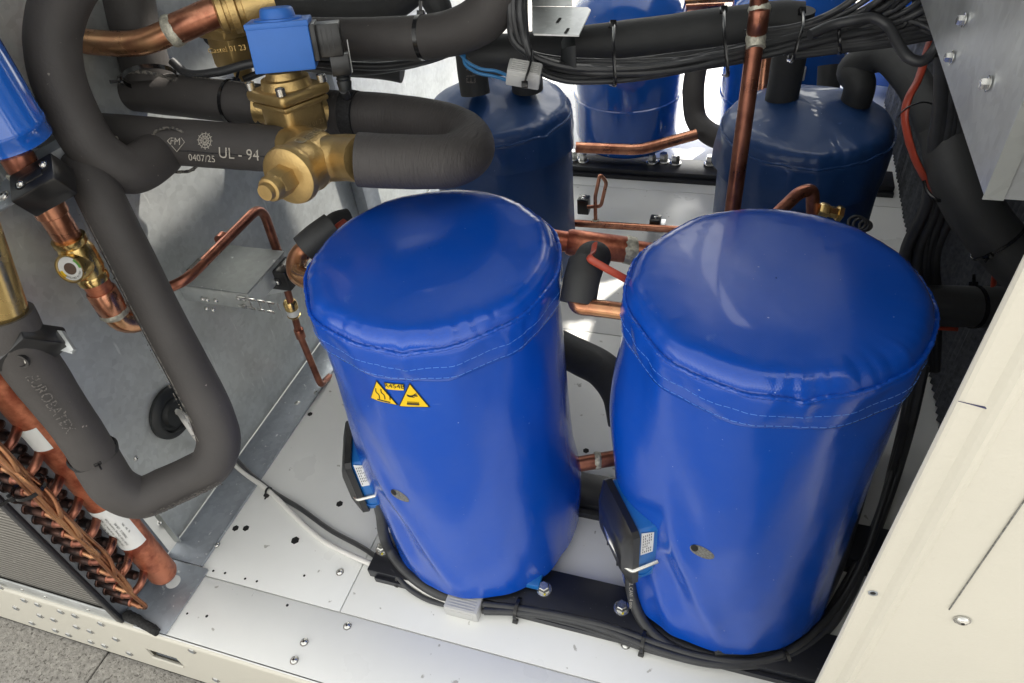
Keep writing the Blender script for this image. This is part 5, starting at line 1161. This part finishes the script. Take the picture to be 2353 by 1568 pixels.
# cables at the left of the harness, behind the plug
for lab_, pts, r in (('black cable drooping behind the brass valve stem', [A(395, 140, d=.98), A(430, 168, d=.98), A(500, 165, d=.975), A(580, 145, d=.97), A(680, 142, d=.99), A(800, 150, d=1.0), A(900, 150, d=1.0), A(1010, 125, d=.97), A(1100, 80, d=.93), A(1160, 30, d=.89), A(1195, -20, d=.86)], .006),
                     ('black cable running in front of the shaded foam end, lower one of two', [A(560, 182, d=1.02), A(620, 160, d=1.02), A(700, 152, d=1.03), A(820, 165, d=1.04), A(930, 152, d=1.02), A(1040, 118, d=.96), A(1120, 70, d=.92)], .005),
                     ('thin black cable hanging from the solenoid plug', [A(788, 205, d=.90), A(794, 216, d=.93), A(800, 230, d=1.0)], .0055)):
    c = empty('control_cable', pts[0], lab_, 'cable'); cable(c, pts, r)
c = empty('sheathed_cable', A(1963, 45, d=.85), 'thick black sheathed cable making an S loop at the upper right', 'cable')
cable(c, [A(1860, 80, d=.85), A(1910, 58, d=.85), A(1963, 46, d=.84), A(2005, 41, d=.835), A(2038, 58, d=.83), A(2062, 98, d=.82), A(2088, 133, d=.81), A(2118, 140, d=.805), A(2145, 115, d=.80), A(2165, 70, d=.79)], .0062, n=16)
RV = empty('cable_riser', A(2150, 450, d=.9), 'thick black cables dropping down behind the right compressor along the foam wall', 'cable bundle')
for k, (xa, xb, xc, r) in enumerate(((2168, 2128, 2062, .0085), (2190, 2150, 2090, .0085), (2215, 2168, 2112, .0075), (2175, 2140, 2105, .0075), (2228, 2192, 2130, .008), (2200, 2160, 2122, .007))):
    cable(RV, [A(xa-5, 120, d=.80+k*.004), A(xa-8, 240, d=.86), A(xa-25, 350, d=.92), A(xb, 470, d=.98), A(xc+18, 580, d=1.04), A(xc+22, 700, d=1.10), A(xc+18, 850, d=1.16)], r, n=14, wob=.02)
mb = MB(); mb.sweep(catmull([A(2122, 415, d=.93), A(2130, 440, d=.925), A(2150, 458, d=.92), A(2175, 462, d=.925)], 5), .0025, 8, flat=.6); mb.build('cable_tie', M['tie'], RV)
RS = empty('red_sleeve', A(2100, 250, d=.95), 'rust red sleeved heater cable tied down the right wall', 'cable', 'rust red heater cables')
mb = MB(); mb.sweep(catmull([A(2150, 50, d=.90), A(2132, 110, d=.90), A(2108, 185, d=.90), A(2088, 222, d=.90), A(2078, 262, d=.905), A(2090, 330, d=.92), A(2120, 402, d=.94), A(2190, 492, d=.98), A(2238, 556, d=1.0)], 8), .0062, 14, wob=.08, freq=60, flat=.6); mb.build('sleeve', M['red'], RS)
mb = MB(); mb.sweep(catmull([A(2062, 268, d=.92), A(2082, 248, d=.895), A(2110, 236, d=.89), A(2150, 240, d=.93)], 5), .0022, 8, flat=.5); mb.build('cable_tie', M['tie'], RS)
for lab_, pts, r in (('red heater cable beside the right foam pipe bend', [A(2262, 545, d=.96), A(2284, 600, d=.96), A(2282, 655, d=.98)], .006), ('red heater cable under the low horizontal foam pipe', [A(2130, 752, d=1.05), A(2200, 756, d=1.05)], .003),
                     ('red tape band from the foam elbow to the right jacket', [A(1366, 560, d=.80), A(1362, 580, d=.79), A(1354, 592, d=.78), A(1385, 612, d=.78), A(1425, 634, d=.785), A(1450, 648, d=.79)], .0045), ('red tape on the foam end above the left compressor', [A(757, 535, d=.93), A(775, 520, d=.91), A(793, 507, d=.92)], .0045)):
    o = empty('red_sleeve', pts[0], lab_, 'cable', 'rust red heater cables'); mb = MB(); mb.sweep(catmull(pts, 6), r, 12, flat=.45); mb.build('sleeve', M['red'], o)
CO = empty('wire_coil', A(1968, 510, d=1.1), 'little coil of black wire behind the right compressor lid', 'wire')
mb = MB()
for k, (cx_, cy_, rr) in enumerate(((1968, 512, 20), (1978, 516, 18), (1988, 518, 14))): mb.sweep([A(cx_+rr*math.cos(a), cy_+rr*.8*math.sin(a), d=1.08+.01*k) for a in [2*PI*i/20 for i in range(21)]], .0022, 8, caps=False)
mb.build('wire', M['cable'], CO)

# ================================================================== GALVANISED BOX AND BRACKET AT THE TOP RIGHT
GB = empty('steel_box', A(2260, 455, d=.5), 'galvanised electrical box corner at the top right with spiral reflections', 'steel box')
g0 = A(2260, 456, d=.50)
mb = MB(); mb.abox(g0.x, .9, g0.y, 1.15, g0.z, 1.30, .0015); mb.build('casing', M['galvb'], GB)
mb = MB(); mb.abox(g0.x-.0012, g0.x+.012, g0.y-.0012, g0.y-.0001, g0.z+.0, 1.2); mb.build('folded_edge', M['galv'], GB)
for px, py in ((2216, 46), (2188, 131), (2272, 192)):
    P = A(px, py, X=g0.x-.0008); screw(GB, P, (-1, 0, 0), .0048, .004, hexs=True, socket=False)
BR = empty('sheet_bracket', A(1260, 60, d=.83), 'small galvanised angle bracket at the top centre with two slots', 'bracket')
q = [A(1226, 32, d=.90), A(1220, -40, d=.90), A(1310, -40, d=.92), A(1312, 10, d=.92)]
zB = A(1228, 80, d=.84).z
poly = [A(x, y, z=zB) for x, y in ((1226, 77), (1330, 80), (1357, 22), (1350, 16), (1222, 14), (1222, 70))]
mb = MB(); mb.prism(poly, Vector((0, 0, -.002))); a = A(1222, 14, z=zB); b = A(1313, 14, z=zB); mb.prism([a, b, b+Vector((0, 0, .08)), a+Vector((0, 0, .08))], Vector((0, .002, 0))); mb.build('plate', M['galvb'], BR)
mb = MB()
for px, py in ((1283, 46), (1302, 70)):
    P = A(px, py, z=zB+.0006); mb.box(P, Vector((.0016, 0, 0)), Vector((0, .008, 0)), Vector((0, 0, .0003)))
mb.build('slot', M['hole'], BR)
mb = MB(); mb.sweep([A(1304, 84, d=.885), A(1305, 110, d=.875), A(1306, 150, d=.89)], .0125, 12, flat=.3); mb.build('rubber_strap', M['rubber'], BR)

# ================================================================== CONDENSER COIL AT THE LEFT
CC = empty('condenser_coil', (-1.1, .32, FZ), 'finned condenser coil at the lower left with copper header and return bends', 'coil')
XP = -.846
mb = MB(); mb.abox(-1.7, XP-.006, .2870, .405, FZ+.004, 1.2); mb.build('fin_block', M['fins'], CC)
mb = MB(); mb.abox(XP-.004, XP, .2885, .41, FZ+.004, 1.2, .0008); mb.build('end_plate', M['galvd'], CC)
mb = MB(); mb.abox(XP-.0045, XP+.0085, .2805, .2882, FZ+.002, 1.2, .002); mb.build('black_gasket', M['blackm'], CC)
mb = MB(); mb.abox(XP-.012, XP-.0048, .2835, .2863, FZ+.012, 1.2, .0005); mb.build('edge_strip', M['galvb'], CC)
hx, hy, hr = -.797, .358, .0215
mb = MB(); mb.lathe((hx, hy, .004), (0, 0, 1), [(0, .010), (0, hr*.55), (.004, hr*.86), (.012, hr), (.9, hr)], 44); hd = mb.build('header_tube', M['copred'], CC)
# paper plate on the header
def hpatch(z0, z1, a0, a1, mt, nm, par, rr=.0006):
    m_ = MB(); n = 14; vs = []
    for i in range(n+1):
        a = a0+(a1-a0)*i/n
        for z in (z0, z1): vs.append((hx+math.cos(a)*(hr+rr), hy+math.sin(a)*(hr+rr), z))
    m_.add(vs, [(2*i, 2*i+2, 2*i+3, 2*i+1) for i in range(n)]); return m_.build(nm, M[mt], par)
zl0, zl1 = .118, .215
ll = hpatch(zl0, zl1, -2.4, .1, 'paper', 'maker_label', hd)
def htext(txt, z, a, size, par, rot=PI/2):
    vs, fs = text_geo(txt, size); c_, s_ = math.cos(rot), math.sin(rot); V = []
    for x, y in vs:
        x, y = x*c_-y*s_, x*s_+y*c_; th = a+x/(hr+.001); V.append((hx+math.cos(th)*(hr+.0011), hy+math.sin(th)*(hr+.0011), z+y))
    m_ = MB(); m_.add(V, fs, smooth=False); m_.build('lettering', M['ink'], par)
htext('ASSOCOIL', .160, -1.70, .0125, ll); htext('CE 2920', .190, -2.05, .0085, ll); htext('2701 Bovolone - Via del Rame, 71 - Italia', .166, -1.25, .0042, ll); htext('Order Conf.  Drawing  Customer Code', .166, -.98, .0042, ll)
htext('7904003.12   USR 895', .166, -.72, .0042, ll); htext('kg   bar   MPa', .166, -.40, .0042, ll)
hpatch(.352, .392, -1.9, -.6, 'paper', 'blank_label', hd)
def stubs():
    root = CC
    rnd = random.Random(3)
    for k in range(20):
        z = .016+.0245*k; x0 = XP
        y0 = .302
        mb = MB(); mb.lathe((x0, y0, z), (1, 0, 0), [(-.001, .0090), (.002, .0090), (.003, .0075), (.032, .0073), (.033, .0060)], 18); b_ = mb.build('tube_stub', M['copstub'], root)
        mb = MB(); mb.lathe((x0, .338, z+.010), (1, 0, 0), [(-.001, .0084), (.002, .0084), (.003, .0070), (.018, .0068), (.020, .003)], 16); mb.build('tube_stub', M['copstub'], root)
        if k % 2:      # wide bend into the header
            pts = [Vector((x0+.030, y0, z)), Vector((x0+.044, y0+.002, z+.001)), Vector((x0+.054, y0+.018, z+.008)), Vector((hx-.006, hy-.010, z+.014))]
            mb = MB(); mb.sweep(catmull(pts, 6), .0060, 14); mb.build('header_branch', M['copdark'], root)
        else:          # capillary swinging up into the bundle
            kk = k//2; bx_ = x0+.066-.0034*kk; by_2 = .296+.0050*(kk % 3)
            pts = [Vector((x0+.030, y0, z)), Vector((x0+.044, y0-.001, z-.001)), Vector((x0+.060, y0-.003, z+.000)), Vector((x0+.071, y0-.004, z+.014)), Vector((x0+.070, by_2, z+.045)), Vector((bx_+.002, by_2, z+.11)), Vector((bx_, by_2, max(z+.20, .42))), Vector((bx_-.004, by_2, .75))]
            mb = MB(); mb.sweep(catmull(pts, 7), lambda t: .0050 if t < .22 else .0030, 12); mb.build('capillary', M['capil'], root)
        mb = MB(); mb.lathe((x0+.0315, y0, z), (1, 0, 0), [(0, .0068), (.0018, .0074), (.0036, .0058)], 14); mb.build('braze_ring', M['copdark'], b_)
stubs()
tie(CC, Vector((XP+.051, .301, .325)), (0, 0, 1), .0185, (-.5, -1, .1), .006)
SB = empty('gasket_scrap', A(325, 1430, z=FZ), 'torn black gasket stub lying at the foot of the coil corner', 'gasket')
mb = MB(); mb.sweep(catmull([A(290, 1412, z=FZ+.008), A(318, 1425, z=FZ+.010), A(340, 1438, z=FZ+.008), A(362, 1452, z=FZ+.006)], 5), lambda t: .0085-.002*t, 14, wob=.25, freq=90); mb.build('rubber', M['dirt'], SB)
